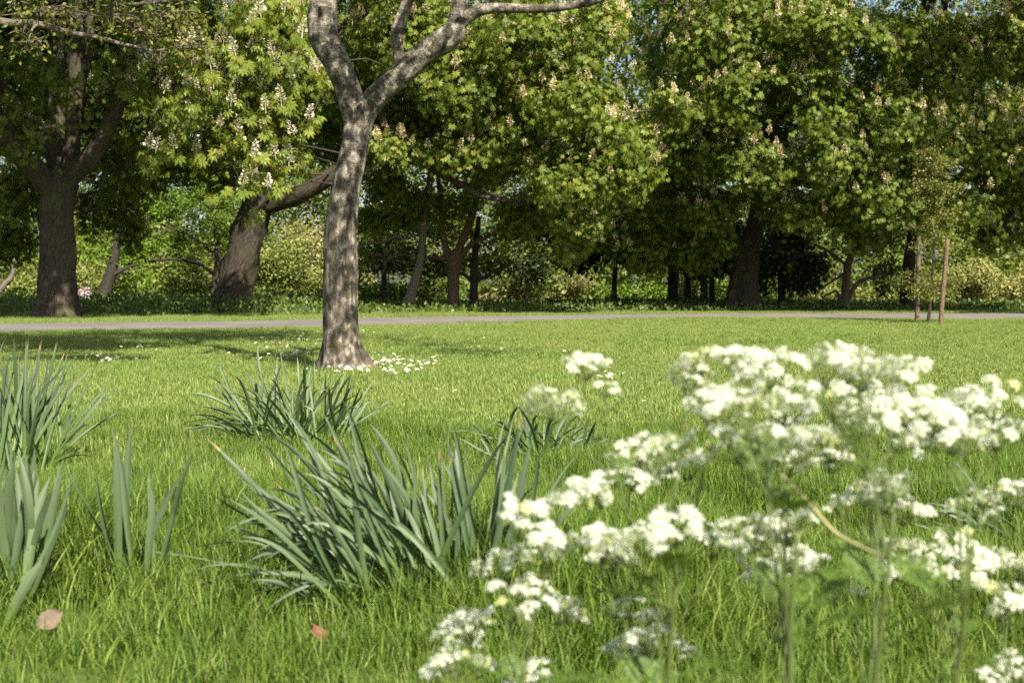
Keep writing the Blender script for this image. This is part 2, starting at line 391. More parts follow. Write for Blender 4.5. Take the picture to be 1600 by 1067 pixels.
# ------------------------------------------------------------------ leaves
def palm_template(nl=7, fine=True):
    V = [(0, 0, 0)]; Tt = []
    spec = {7: ((0, 1), (37, .97), (-37, .97), (72, .82), (-72, .82), (112, .55), (-112, .55)),
            5: ((0, 1), (42, .95), (-42, .95), (88, .72), (-88, .72))}[nl]
    V = []
    for a, l in spec:
        c, s = math.cos(R(a)), math.sin(R(a)); b = len(V)
        def q(u, w, z): V.append((c * u * l - s * w * l, s * u * l + c * w * l, z * l))
        if not fine:
            q(.03, 0, .02); q(.64, .19, -.07); q(1.0, 0, -.2); q(.64, -.19, -.07); Tt += [(b, b + 2, b + 1), (b, b + 3, b + 2)]; continue
        q(.04, 0, 0); q(.62, .17, -.06); q(.55, 0, .02); q(.62, -.17, -.06); q(1.0, 0, -.24)
        Tt += [(b, b + 2, b + 1), (b, b + 3, b + 2), (b + 1, b + 2, b + 4), (b + 2, b + 3, b + 4)]
    return np.array(V), np.array(Tt)
PALM = {5: palm_template(5, False), 7: palm_template(7, False), 70: palm_template(7, True)}
def ovate_template():
    return np.array([(0, 0, 0), (.45, .30, -.05), (1, 0, -.12), (.45, -.30, -.05), (.5, 0, .03)]), np.array([(0, 4, 1), (0, 3, 4), (1, 4, 2), (4, 3, 2)])
OV4 = ovate_template()
OV2 = (np.array([(0, 0, 0), (.5, .32, -.06), (1, 0, 0), (.5, -.32, -.06)]), np.array([(0, 3, 1), (1, 3, 2)]))
def put(mb, tmpl, pos, fwd, nor, size, tint):
    """stamp a leaf template at each pos with frame (fwd, nor)"""
    TV, TF = tmpl
    fwd = nrm(fwd); side = nrm(np.cross(nor, fwd)); up = np.cross(fwd, side)
    n, k = len(pos), len(TV)
    if n == 0: return
    V = pos[:, None] + size[:, None, None] * (TV[None, :, 0:1] * fwd[:, None] + TV[None, :, 1:2] * side[:, None] + TV[None, :, 2:3] * up[:, None])
    Fc = (TF[None] + (np.arange(n) * k)[:, None, None]).reshape(-1, 3)
    mb.add(V.reshape(-1, 3), tris=Fc, tint=np.repeat(tint, k))
def lobe_tips(lobes, dens, seed, gap=.25, inner=.30):
    """points in the outer shell of ellipsoid lobes; returns pos, outward dir"""
    r = np.random.default_rng(seed); f = FN(seed, 2.6); g = FN(seed + 7, 1.3)
    P_, O_, K_ = [], [], []
    for li, lb in enumerate(lobes):
        c, rad = np.array(lb[:3]), np.array(lb[3:6]); w = lb[6] if len(lb) > 6 else 1
        area = 4 * math.pi * ((rad[0] * rad[1]) ** 1.6 / 3 + (rad[0] * rad[2]) ** 1.6 / 3 + (rad[1] * rad[2]) ** 1.6 / 3) ** (1 / 1.6)
        n = int(area * dens * w) + 3
        d = nrm(r.normal(size=(n, 3)))
        rr = 1 - np.abs(r.normal(size=n)) * inner
        p0 = c + d * rad * rr[:, None]
        bump = f(p0) * .11
        p = c + d * rad * (rr + bump)[:, None]
        keep = g(p * 1.7) > -1.6 * (1 - gap * 2)
        P_.append(p[keep]); O_.append(nrm(d / rad)[keep]); K_.append(np.full(keep.sum(), li))
    return np.concatenate(P_), np.concatenate(O_), np.concatenate(K_)
def rosettes(mb, tips, out, seed, size=(.060, .128), k=(3, 7), nl=7, tint=(.15, .8)):
    r = np.random.default_rng(seed)
    cnt = r.integers(k[0], k[1] + 1, len(tips)); idx = np.repeat(np.arange(len(tips)), cnt); n = len(idx)
    az = r.uniform(0, 2 * math.pi, n)
    ax = nrm(out[idx] * .8 + np.array([0, 0, .75]) + r.normal(size=(n, 3)) * .2)
    a = nrm(np.cross(ax, np.array([.31, .77, .55]))); b = np.cross(ax, a)
    rad = a * np.cos(az)[:, None] + b * np.sin(az)[:, None]
    el = r.uniform(-.15, .55, n)
    pet = nrm(rad + ax * el[:, None])
    pos = tips[idx] + pet * r.uniform(.05, .26, n)[:, None] - ax * r.uniform(0, .12, n)[:, None]
    fwd = nrm(rad + ax * (el - .75)[:, None] + np.array([0, 0, -.6]) + r.normal(size=(n, 3)) * .4)
    nor = ax + rad * .35 + r.normal(size=(n, 3)) * .42
    cl = r.uniform(-.14, .14, len(tips))[idx]
    t = np.clip(r.uniform(tint[0], tint[1], n) + cl, 0, 1)
    put(mb, PALM[nl], pos, fwd, nor, r.uniform(size[0], size[1], n), t)
def scatter_leaves(mb, pts, out, seed, size, tint, tmpl=None, upw=.5, rnd=.7, per=1, spread=.1):
    r = np.random.default_rng(seed); idx = np.repeat(np.arange(len(pts)), per); n = len(idx)
    nor = nrm(out[idx] * .5 + np.array([0, 0, upw]) + r.normal(size=(n, 3)) * rnd)
    fwd = nrm(np.cross(nor, r.normal(size=(n, 3))) + np.array([0, 0, -.3]) + out[idx] * .3)
    put(mb, tmpl or OV2, pts[idx] + r.normal(size=(n, 3)) * spread, fwd, nor, r.uniform(size[0], size[1], n), np.clip(r.uniform(tint[0], tint[1], n), 0, 1))
def LB(x, y, Y, rx, rz, ry, w=1):       # a lobe from photo column/row/depth, radii: px, px, metres
    c = P(x, y, Y); return (c[0], c[1], c[2], rx / F * Y, ry, rz / F * Y, w)

def candle_mesh(name, mat, seed, h=.21, w=.055):
    r = np.random.default_rng(seed); mb = MB(); n = 46
    u = np.linspace(.02, 1, n); az = np.arange(n) * 2.399 + r.uniform(0, .6, n)
    rad = w * (1 - u) ** .75 + .008
    d = np.stack([np.cos(az), np.sin(az), r.uniform(.1, .6, n)], -1)
    pos = np.stack([np.cos(az) * rad * .55, np.sin(az) * rad * .55, u * h], -1)
    put(mb, OV2, pos, d, np.array([0, 0, 1.]) + r.normal(size=(n, 3)) * .5, r.uniform(.036, .058, n) * (1.15 - .5 * u), r.uniform(0, 1, n))
    mb.add(np.array([(.004, 0, -.05), (-.003, .003, -.05), (-.003, -.003, -.05), (0, 0, h)]), tris=[(0, 1, 3), (1, 2, 3), (2, 0, 3)], tint=np.zeros(4))
    return mb.mesh(name, mat)
CANDLES = {'candle': [candle_mesh('candle', M['candle'], s) for s in range(3)], 'faded': [candle_mesh('faded_candle', M['faded'], s + 9, .19, .05) for s in range(3)]}

def branches(limb_pts, lobes, tips, kidx, seed, subs=9, r0=.05):
    """secondary branches from the limbs to every lobe and twigs on to some of its tips"""
    r = np.random.default_rng(seed); mb = MB(); LP = np.concatenate(limb_pts)
    for li, lb in enumerate(lobes):
        c = np.array(lb[:3]); T = tips[kidx == li]
        d = np.linalg.norm(LP - c, axis=1) + np.abs(LP[:, 2] - c[2]) * .3; a = LP[np.argmin(d)]
        mid = (a + c) / 2 + r.normal(size=3) * .15 * np.linalg.norm(c - a) + np.array([0, 0, .03 * np.linalg.norm(c - a)])
        pts = tube(mb, [a, mid, c, c + (c - mid) * .4], [r0, r0 * .7, r0 * .4, .008], 6, 4, .12, seed + li)
        if len(T):
            for t in T[r.integers(0, len(T), subs)]:
                s = pts[r.integers(len(pts) // 2, len(pts))]
                m = (s + t) / 2 + r.normal(size=3) * .12 * np.linalg.norm(t - s)
                tube(mb, [s, m, t], [r0 * .32, r0 * .2, .004], 4, 3)
    return mb

def limb_part(name, root, path, mat, sides=12, sub=4, rough=.06, seed=0, flare=0, ridge=0, flen=.35):
    pts, rad = pxpath(path); mb = MB()
    c = tube(mb, pts, rad, sides, sub, rough, seed, flare, flen, ridge)
    mobj(name, mb.mesh(name, mat, True), root)
    return c

def chestnut(label, cat, base, trunk, limbs, lobes, seed, dens=6.0, upper=None, candles=None, tint=(.15, .8), nl=7, flare=.35, mat='bark_chestnut', gap=.25, cand_max=110, group='old chestnut trees behind the path', spots=None):
    hang = []
    root = empty('chestnut_tree', base, label, cat, group)
    lp = [limb_part('trunk', root, trunk, M[mat], 28, 6, .05, seed, flare, ridge=.10, flen=.5)[4:]]
    for i, l in enumerate(limbs): lp.append(limb_part('limb', root, l, M[mat], 14, 5, .09, seed + 3 + i, ridge=.06))
    tips, out, kidx = lobe_tips(lobes, dens, seed, gap)
    mb = MB(); rosettes(mb, tips, out, seed + 50, nl=nl, tint=tint)
    if upper:
        t2, o2, k2 = lobe_tips(upper, 4.6, seed + 1, .1, .3)
        rosettes(mb, t2, o2, seed + 51, size=(.2, .27), k=(3, 5), nl=5, tint=tint)
        bt = branches(lp, upper, t2, k2, seed + 61, 4, .09)
        tw = mobj('upper_branches', bt.mesh('upper_branches', M['twig'], True), root); tw['kind'] = 'stuff'
    cr = mobj('crown', mb.mesh('crown', M['chestnut']), root); cr['kind'] = 'stuff'
    tw = mobj('twigs', branches(lp, lobes, tips, kidx, seed + 60, 10, .027).mesh('twigs', M['twig'], True), root); tw['kind'] = 'stuff'
    if spots:
        r = np.random.default_rng(seed + 90); hb = MB(); LPp = np.concatenate(lp)
        for q, (x, y) in enumerate(spots):
            p = P(x, y + 12, r.uniform(25.2, 26.6)); o_ = nrm(np.array([r.normal() * .5, -.8, .3]))
            rosettes(mb2 := MB(), np.array([p, p + r.normal(size=3) * .16 - np.array([0, -.1, .12])]), np.array([o_, o_]), seed + 91 + q, size=(.14, .185), k=(6, 8), nl=70, tint=(.5, 1.0))
            c0 = P(x + r.normal() * 30, y - 40, 28.2)
            tube(hb, [c0, (c0 + p) / 2 + np.array([0, -.2, .15]), p], [.016, .012, .006], 5, 4)
            hang.append(mb2)
            o = mobj('flower_candle', CANDLES['candle'][q % 3], root, p + np.array([0, -.05, .02]) - np.array(base)); sc = r.uniform(1.25, 1.55); o.scale = (sc,) * 3
            o.rotation_euler = (r.normal() * .15, r.normal() * .15, r.uniform(0, 6.28))
        allm = MB()
        for h in hang: allm.add(np.concatenate(h.V), tris=np.concatenate(h.t), tint=np.concatenate(h.A['tint']))
        o = mobj('hanging_foliage', allm.mesh('hanging_foliage', M['chestnut']), root); o['kind'] = 'stuff'
        o = mobj('hanging_twigs', hb.mesh('hanging_twigs', M['twig'], True), root); o['kind'] = 'stuff'
    if candles:
        kind0, frac, smin, smax = candles
        r = np.random.default_rng(seed + 70)
        ok = (out[:, 2] > -.35) & (out[:, 1] < .45)
        # a candle only where it shows: sample, then drop crowded ones
        c = np.where(ok & (r.uniform(size=len(tips)) < frac))[0]; r.shuffle(c)
        rest = MB()
        for q, i in enumerate(c):
            s = r.uniform(smin, smax) * 1.2; left_side = F * tips[i][0] / tips[i][1] < -240
            kind = 'candle' if left_side else kind0; me = CANDLES[kind][r.integers(3)]
            p = tips[i] + np.array([0, 0, .04]) + out[i] * .10
            if q < cand_max:
                o = mobj('flower_candle', me, root, p - np.array(base)); o.scale = (s, s, s)
                o.rotation_euler = (r.normal() * .16, r.normal() * .16, r.uniform(0, 6.28))
            else:
                co = np.empty(len(me.vertices) * 3, np.float32); me.vertices.foreach_get('co', co); co = co.reshape(-1, 3)
                ti = np.empty(len(me.vertices), np.float32); me.attributes['tint'].data.foreach_get('value', ti)
                tr = np.empty(len(me.polygons) * 3, np.int32); me.loops.foreach_get('vertex_index', tr)
                rest.add(co * s + p, tris=tr.reshape(-1, 3), tint=ti)
        if rest.V:
            o = mobj('blossom', rest.mesh('blossom', M[kind0]), root); o['kind'] = 'stuff'
    return root

# tree A: big dark trunk far left ------------------------------------------------
chestnut('broad dark chestnut tree with upright shaded trunk at the photo edge', 'tree', G(90, 498),
    [(92, 499, 27.6, 60), (90, 475, 27.6, 56), (90, 433, 27.6, 56), (91, 368, 27.6, 53), (91, 316, 27.6, 54), (92, 290, 27.6, 58), (95, 268, 27.6, 46)],
    [[(82, 300, 27.5, 34), (60, 268, 27.3, 36), (26, 236, 27.1, 34), (-4, 186, 26.9, 31), (-40, 120, 26.6, 26), (-90, 30, 26.2, 18)],
     [(86, 262, 27.8, 20), (73, 223, 27.9, 22), (39, 178, 28.1, 21), (8, 139, 28.3, 19), (-40, 60, 28.6, 14)],
     [(90, 290, 27.6, 34), (89, 223, 27.7, 32), (92, 105, 27.8, 29), (94, 26, 27.9, 26), (90, -120, 28, 20)],
     [(100, 285, 27.5, 26), (113, 223, 27.4, 25), (118, 105, 27.3, 22), (123, 39, 27.2, 20), (135, -100, 27, 14)],
     [(113, 170, 27.6, 15), (136, 92, 27.7, 17), (142, 20, 27.8, 14), (150, -80, 28, 10)],
     [(100, 292, 27.5, 36), (120, 266, 27.4, 32), (147, 241, 27.2, 30), (170, 197, 27.0, 27), (189, 147, 26.8, 25), (205, 92, 26.6, 22), (212, 45, 26.5, 19), (225, -60, 26.2, 13)]],
    [LB(25, 120, 30, 60, 70, 1.2), LB(150, 130, 30.5, 60, 80, 1.2), LB(40, 300, 30.5, 60, 40, 1.0), LB(10, 370, 30, 45, 40, .7), LB(185, 290, 30.5, 50, 45, .8), LB(205, 350, 30.8, 28, 40, .5),
     LB(150, 30, 30, 90, 40, 1.2), LB(30, 20, 30, 70, 50, 1.2), LB(235, 200, 30.5, 40, 60, .8), LB(50, 200, 31, 70, 50, .8), LB(150, 230, 31.2, 70, 50, .7), LB(100, 110, 25.5, 70, 28, .6, .35), LB(40, 170, 26, 70, 90, .5, .22), LB(165, 140, 26, 70, 90, .5, .25), LB(20, 60, 25.8, 70, 60, .5, .3), LB(180, 250, 28.5, 60, 50, .5, .6), LB(20, 300, 28.5, 60, 60, .5, .6), LB(240, 170, 31, 60, 90, .8), LB(215, 270, 31.5, 50, 50, .7), LB(285, 60, 31, 70, 60, .9), LB(150, 330, 31.5, 30, 40, .5)],
    101, dens=42, gap=.3, tint=(.1, .7),
    upper=[LB(60, -150, 26, 260, 110, 4.5), LB(-150, 60, 26, 150, 150, 3.5), LB(190, -110, 24.5, 130, 70, 2.2), LB(60, -120, 22.5, 160, 60, 1.6), (-6.9, 21.9, 6.5, 2.2, 2.0, 1.0), (-6.8, 23.6, 6.8, 2.4, 2.0, 1.1), LB(100, 130, 31.8, 150, 130, .9), LB(230, 200, 32, 70, 110, .8)],  # includes unseen lobes in front, added to keep this trunk in shade
    candles=('candle', .02, .9, 1.2), cand_max=30)

# tree B: leaning trunk with a long limb to the right ------------------------------
chestnut('leaning chestnut with white candles and a long low limb reaching behind the silver trunk', 'tree', G(361, 488),
    [(361, 489, 33.2, 62), (365, 470, 33.2, 57), (372, 437, 33.2, 53), (382, 386, 33.1, 50), (396, 336, 33.0, 48), (405, 310, 33, 48), (412, 285, 33, 40)],
    [[(402, 325, 33, 34), (424, 318, 32.8, 32), (446, 312, 32.6, 29), (470, 304, 32.4, 28), (497, 289, 32.2, 27), (540, 262, 32, 27), (580, 241, 31.9, 27), (628, 241, 31.8, 28), (700, 256, 31.7, 25), (760, 253, 31.6, 20), (830, 240, 31.4, 13), (890, 235, 31, 7)],
     [(650, 248, 31.8, 14), (690, 272, 31.6, 12), (716, 286, 31.5, 10), (755, 306, 31.3, 9), (820, 318, 31.2, 6)],
     [(660, 246, 31.8, 15), (666, 225, 31.9, 14), (677, 194, 32, 13), (690, 120, 32.2, 10), (700, 20, 32.4, 7)],
     [(408, 300, 33, 40), (415, 250, 32.8, 36), (430, 180, 32.6, 32), (420, 80, 32.4, 28), (410, -60, 32.2, 22)],
     [(425, 215, 32.7, 26), (470, 120, 32.3, 26), (512, 75, 32, 24), (541, 45, 31.8, 22), (580, 10, 31.6, 19), (640, -60, 31.2, 14)],
     [(424, 315, 33, 20), (430, 285, 32.9, 16), (434, 240, 32.8, 12), (436, 180, 32.7, 7)]],
    [LB(430, 40, 27, 80, 60, 1.3), LB(375, 150, 27.3, 75, 50, 1.0), LB(470, 110, 27, 45, 60, .9), LB(300, 110, 27.5, 55, 45, .8), LB(405, 215, 27.6, 50, 40, .7), LB(400, 270, 27.8, 35, 35, .45), LB(268, 225, 27.2, 36, 24, .4), LB(340, 215, 28, 38, 26, .5), LB(240, 125, 27, 22, 22, .35), LB(455, 235, 28, 35, 40, .6),
     LB(620, 60, 31, 80, 70, 1.3), LB(720, 130, 30.6, 80, 60, 1.2), LB(820, 70, 30.2, 95, 75, 1.5), LB(900, 150, 29.8, 85, 70, 1.4), LB(960, 215, 29.6, 60, 55, 1.1), LB(1035, 172, 29.3, 55, 30, .7), LB(890, 270, 30, 85, 55, 1.2), LB(905, 330, 30.3, 50, 45, .8), LB(800, 210, 31.2, 80, 60, 1.0), LB(640, 190, 32.5, 70, 50, .9), LB(740, 250, 33, 70, 45, .8), LB(830, 330, 32.4, 60, 40, .8), LB(895, 385, 30.8, 26, 26, .4), LB(610, 290, 33.5, 45, 40, .6), LB(700, 40, 30.8, 70, 45, 1.1), LB(940, 60, 29.8, 60, 70, 1.0), LB(990, 260, 29.8, 40, 40, .6), LB(560, 130, 33, 50, 70, .8), LB(490, 220, 35, 50, 45, .8), LB(520, 160, 35, 50, 50, .8), LB(330, 190, 31, 60, 70, .8, .8), LB(290, 255, 33, 50, 34, .6, .8), LB(345, 270, 33.5, 40, 30, .6, .8), LB(560, 250, 35, 40, 36, .6), LB(600, 340, 35, 60, 20, .6, .7), LB(690, 310, 34, 60, 30, .6, .7), LB(640, 232, 30.9, 60, 24, .35, .7), LB(715, 240, 30.8, 55, 26, .35, .8), LB(590, 225, 31, 40, 26, .35, .6)],
    202, dens=44, gap=.22, tint=(.2, .95),
    upper=[LB(420, -140, 30, 190, 90, 3.0), LB(640, -150, 32, 200, 110, 3.5), LB(860, -120, 31, 170, 90, 3.2), LB(560, -40, 33.5, 120, 60, 1.2), (-3.4, 29.0, 8.2, 2.2, 1.8, 1.2), LB(800, 130, 33.2, 180, 110, .9), LB(420, 120, 31, 110, 95, .9), LB(600, 140, 34, 90, 90, .8), LB(900, 270, 32.6, 90, 60, .6)],  # the lobe given in metres is out of view, added to shade the trunk
    candles=('faded', .14, .75, 1.1), cand_max=230,
    spots=[(233, 223), (245, 225), (272, 222), (308, 225), (281, 193), (298, 170), (250, 121), (258, 132), (254, 90), (294, 126), (368, 73), (350, 58), (395, 66), (407, 57), (372, 123), (362, 151), (428, 78), (443, 80), (435, 106), (453, 114), (490, 105), (497, 98), (416, 162), (483, 177), (371, 196), (377, 213), (419, 204), (399, 237), (431, 234), (452, 244), (395, 262), (380, 280), (401, 280), (419, 283), (446, 5), (458, 45), (473, 45), (203, 115), (219, 82), (408, 12), (390, 30), (330, 95), (470, 80), (440, 150), (410, 130), (460, 200), (345, 190), (390, 175)])

# tree C: great crown with fluted trunk --------------------------------------------
chestnut('massive chestnut with fluted flared trunk and a crown of faded blossom', 'tree', G(1158, 485),
    [(1158, 486, 35.6, 44), (1161, 470, 35.6, 42), (1164, 440, 35.6, 40), (1166, 410, 35.6, 40), (1170, 385, 35.6, 38), (1177, 362, 35.6, 28), (1184, 320, 35.6, 25), (1192, 277, 35.5, 24), (1200, 200, 35.4, 22), (1205, 60, 35.2, 18), (1210, -100, 35, 13)],
    [[(1158, 420, 35.5, 24), (1152, 390, 35.4, 26), (1141, 366, 35.3, 20), (1106, 332, 35.0, 15), (1060, 290, 34.6, 11), (1010, 250, 34, 8)],
     [(1182, 335, 35.6, 15), (1202, 311, 35.4, 13), (1226, 292, 35.2, 12), (1300, 265, 34.8, 10), (1370, 260, 34.4, 7)],
     [(1190, 290, 35.5, 15), (1240, 200, 35, 14), (1290, 100, 34.4, 12), (1330, 0, 34, 9)],
     [(1192, 270, 35.5, 14), (1150, 180, 35, 13), (1120, 80, 34.5, 11), (1100, -20, 34, 8)]],
    [LB(1140, 60, 31.5, 85, 65, 1.4), LB(1250, 40, 31, 80, 60, 1.4), LB(1340, 80, 31, 75, 70, 1.4), LB(1180, 150, 31.3, 85, 60, 1.3), LB(1280, 160, 31, 80, 60, 1.3), LB(1100, 230, 32.5, 70, 55, 1.0), LB(1190, 250, 32, 85, 50, 1.1), LB(1300, 250, 31.8, 80, 55, 1.1), LB(1390, 190, 31.5, 60, 75, 1.2), LB(1380, 300, 32, 70, 50, 1.0), LB(1250, 330, 32.6, 75, 42, .9), LB(1110, 320, 33.2, 60, 40, .8), LB(1020, 300, 34.5, 70, 50, .9), LB(1010, 380, 35, 70, 40, .8), LB(940, 350, 35.5, 55, 45, .8), LB(1090, 385, 34.6, 50, 34, .7), LB(1330, 360, 33, 60, 34, .7), LB(1240, 395, 34.5, 50, 34, .6), LB(1420, 60, 31.5, 55, 65, 1.1), LB(1130, 375, 33.6, 28, 24, .4)],
    303, dens=43, gap=.24, tint=(.12, .85),
    upper=[LB(1180, -120, 32.5, 230, 100, 3.6), LB(1380, -110, 32.5, 180, 90, 3.2), LB(1050, 40, 35.5, 70, 60, 1.0, .5), LB(1200, 60, 37, 180, 120, 1.5), LB(1130, 170, 34.4, 150, 100, .9), LB(1300, 150, 34.2, 150, 110, .9), LB(1420, 190, 34.6, 90, 120, .8), LB(1260, 290, 34.6, 140, 60, .8), LB(1000, 330, 36.5, 90, 60, .8)],
    candles=('faded', .15, .7, 1.05), cand_max=260, flare=.5)

# tree D: crown drooping at the right edge ------------------------------------------
chestnut('chestnut with drooping sunlit crown behind the staked sapling', 'tree', G(1416, 484),
    [(1416, 485, 36.5, 23), (1416, 460, 36.5, 19), (1419, 423, 36.5, 17), (1424, 380, 36.4, 17), (1436, 300, 36.2, 17), (1450, 200, 36, 15), (1470, 80, 35.8, 12), (1480, -60, 35.6, 9)],
    [[(1428, 360, 36.4, 11), (1470, 300, 35.8, 10), (1530, 255, 35, 8), (1600, 230, 34.4, 6)], [(1440, 270, 36.2, 11), (1500, 180, 35.2, 10), (1560, 90, 34.4, 8)]],
    [LB(1490, 100, 32, 65, 75, 1.3), LB(1570, 70, 32, 60, 70, 1.2), LB(1470, 220, 31.6, 60, 60, 1.1), LB(1545, 200, 31.4, 65, 60, 1.2), LB(1600, 260, 31.2, 55, 55, 1.0), LB(1520, 300, 31.6, 60, 50, 1.0), LB(1590, 340, 31.6, 50, 38, .8), LB(1450, 330, 32.4, 50, 45, .8), LB(1540, 365, 32.2, 45, 26, .6), LB(1660, 180, 31.8, 60, 110, 1.4), LB(1660, 330, 32, 50, 50, 1.0)],
    404, dens=43, gap=.26, tint=(.25, 1.0),
    upper=[LB(1560, -110, 32.5, 190, 100, 3.2), LB(1740, 60, 32.5, 100, 130, 2.2), (11.4, 28.4, 8.0, 2.6, 2.4, 1.3), (9.2, 29.6, 8.4, 2.4, 2.4, 1.3), (14, 27.5, 7, 2.4, 2.4, 2), LB(1550, 150, 34.4, 130, 130, .9), LB(1560, 300, 34, 110, 60, .8)],  # includes unseen front lobes, added for shade on the fluted chestnut's trunk
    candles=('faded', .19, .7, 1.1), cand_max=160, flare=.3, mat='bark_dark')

# tree E: thin-crowned tree showing through the gap at the top ------------------------
chestnut('sparse tall tree with bare upright stems showing in the gap between crowns', 'tree', G(1052, 481),
    [(1052, 482, 39, 16), (1051, 400, 39, 15), (1050, 300, 39, 15), (1049, 215, 39, 15), (1047, 130, 39, 14), (1043, 60, 39, 12), (1040, -60, 39, 9)],
    [[(1047, 150, 39, 8), (1028, 100, 39, 9), (1031, 30, 39.1, 9), (1030, -60, 39.2, 7)], [(1030, 90, 39, 6), (1012, 60, 39, 5), (1003, 25, 39, 4)], [(1048, 180, 39, 6), (1070, 150, 38.8, 6), (1090, 90, 38.6, 5), (1098, 10, 38.5, 4)], [(1048, 110, 39, 5), (1085, 78, 38.8, 3), (1120, 76, 38.6, 2)]],
    [LB(1080, 30, 38.5, 40, 22, .6, .8), LB(1090, 110, 38.5, 45, 30, .6, .7), LB(1015, 110, 39.5, 30, 26, .5, .5), LB(1070, 190, 38.5, 45, 30, .5, .9), LB(1010, 180, 39.5, 40, 40, .6, .8), LB(1012, 60, 41, 40, 60, .6, .6), LB(1080, 60, 41, 50, 60, .6, .7), LB(1045, 130, 41, 70, 60, .6, .7), LB(1045, 250, 41, 70, 60, .7)],
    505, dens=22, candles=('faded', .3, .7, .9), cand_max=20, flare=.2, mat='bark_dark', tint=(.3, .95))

# ------------------------------------------------------------------ the silver-barked tree on the lawn
def main_tree():
    D = 11.55
    base = G(535, 579)
    root = empty('lawn_tree', base, 'silvery barked forked tree standing on the lawn among daisies', 'tree')
    mat = M['bark_silver']
    tr = [(536, 581, D, 72), (535, 566, D, 66), (533, 545, D, 60), (532, 512, D, 56), (532, 470, D, 55), (532, 420, D, 55.5), (532, 360, D, 53), (540, 300, D, 47), (552, 240, D, 44), (560, 195, D, 46), (560, 165, D, 46)]
    pts, rad = pxpath(tr); rad = rad * .96; mb = MB()
    lp = [tube(mb, pts, rad, 96, 22, .045, 5, .55, .15, .03, .020)]
    mobj('trunk', mb.mesh('trunk', mat, True), root)
    # basal root swellings
    def limb(l, seed, sides=28, sub=9, rough=.06, mat=mat):
        p, r_ = pxpath(l); m2 = MB(); c = tube(m2, p, r_, sides, sub, rough, seed, ridge=.02); mobj('limb', m2.mesh('limb', mat, True), root); lp.append(c)
    limb([(560, 200, D, 40), (553, 168, D, 42), (541, 132, D - .03, 40), (524, 95, D - .06, 42), (508, 66, D - .08, 46), (503, 40, D - .1, 47), (506, 0, D - .12, 44), (512, -60, D - .1, 38), (505, -160, D, 30), (470, -290, D, 18)], 11)
    limb([(562, 204, D, 36), (573, 172, D, 38), (592, 148, D - .02, 38), (627, 116, D - .08, 37), (668, 80, D - .15, 36), (698, 60, D - .2, 38), (712, 40, D - .22, 32), (716, 5, D - .25, 24), (722, -60, D - .25, 20), (760, -200, D - .3, 14)], 12)
    limb([(690, 64, D - .18, 26), (712, 42, D - .22, 25), (735, 24, D - .25, 19), (765, 14, D - .3, 16), (850, 14, D - .4, 13), (900, 8, D - .45, 12), (945, -4, D - .5, 10), (1060, -60, D - .6, 6)], 13, 18, 7)
    limb([(636, 118, D - .05, 20), (627, 98, D, 19), (621, 72, D + .05, 18), (622, 46, D + .08, 19), (632, 18, D + .1, 20), (637, -10, D + .1, 19), (650, -100, D + .2, 14), (640, -240, D + .3, 8)], 14, 20, 8)
    limb([(500, -110, D, 16), (430, -40, D - .5, 13), (330, -10, D - .8, 10), (220, 6, D - 1.0, 5), (150, 10, D - 1.1, 3)], 17, 10, 5)
    # branch with young leaves that enters at the top edge
    limb([(-190, -110, D - 1.0, 22), (-90, 10, D - 1, 15), (0, 34, D - 1, 11), (60, 38, D - 1, 10), (110, 52, D - 1, 8.5), (150, 58, D - 1, 7.5), (190, 69, D - 1, 5.5), (225, 76, D - 1, 3.5)], 16, 10, 6, .12, M['bark_pale'])
    lobes = [(-2.6, 10.4, 5.4, 1.5, 1.4, 1.0), (-1.0, 11.8, 6.2, 1.4, 1.2, 1.0, .4), (-2.2, 10.2, 5.4, 1.3, 1.1, .8, .6), (-1.5, 12.6, 6.6, 2.0, 2.0, 1.2), (.6, 12.6, 5.6, 1.0, 1.0, .7, .3), (-3.8, 11.8, 4.9, 1.3, 1.3, .8), (1.6, 9.4, 5.0, .8, .7, .5, .2), (-2.2, 8.8, 4.8, .9, .8, .5, .5), (-2.4, 13.6, 5.0, 1.4, 1.0, .8), (-.6, 10.2, 3.9, .55, .55, .35, .6), (1.4, 10.4, 5.6, .8, .8, .5, .2), (.2, 7.7, 4.5, .7, .6, .4, .15), (-.5, 9.4, 4.3, .7, .6, .35, .15), (-.2, 8.6, 4.4, .7, .6, .35, .15), (-4.6, 13.2, 5.6, 1.4, 1.4, .8), (-3, 11, 6.6, 1.6, 1.6, .9)]  # sparse front lobes are out of view, set sunward to dapple the trunk
    tips, out, k = lobe_tips(lobes, 30, 5, .2, .45)
    mb = MB(); scatter_leaves(mb, tips, out, 6, (.09, .14), (0, .9), OV2, per=5, spread=.10)
    # twigs and young foliage in view at the top left
    vl = [LB(60, 20, 10.5, 70, 22, .35, .8), LB(170, 25, 10.5, 80, 22, .35), LB(270, 25, 10.6, 70, 26, .35), LB(45, 60, 10.4, 26, 16, .2, .8), LB(300, 70, 10.7, 45, 34, .3, .7), LB(220, 50, 10.5, 60, 14, .25, .7), LB(240, 100, 10.7, 18, 30, .15, .4)]
    t2, o2, k2 = lobe_tips(vl, 70, 15, .3, .4)
    scatter_leaves(mb, t2, o2, 16, (.03, .055), (.1, 1), OV4, per=4, spread=.045)
    cr = mobj('crown', mb.mesh('crown', M['maple']), root); cr['kind'] = 'stuff'
    b = branches(lp, lobes, tips, k, 77, 12, .035); tw = mobj('twigs', b.mesh('twigs', M['twig'], True), root); tw['kind'] = 'stuff'
    b = branches(lp[-2:], vl, t2, k2, 78, 26, .012); tw = mobj('hanging_twigs', b.mesh('hanging_twigs', M['bark_pale'], True), root); tw['kind'] = 'stuff'
main_tree()

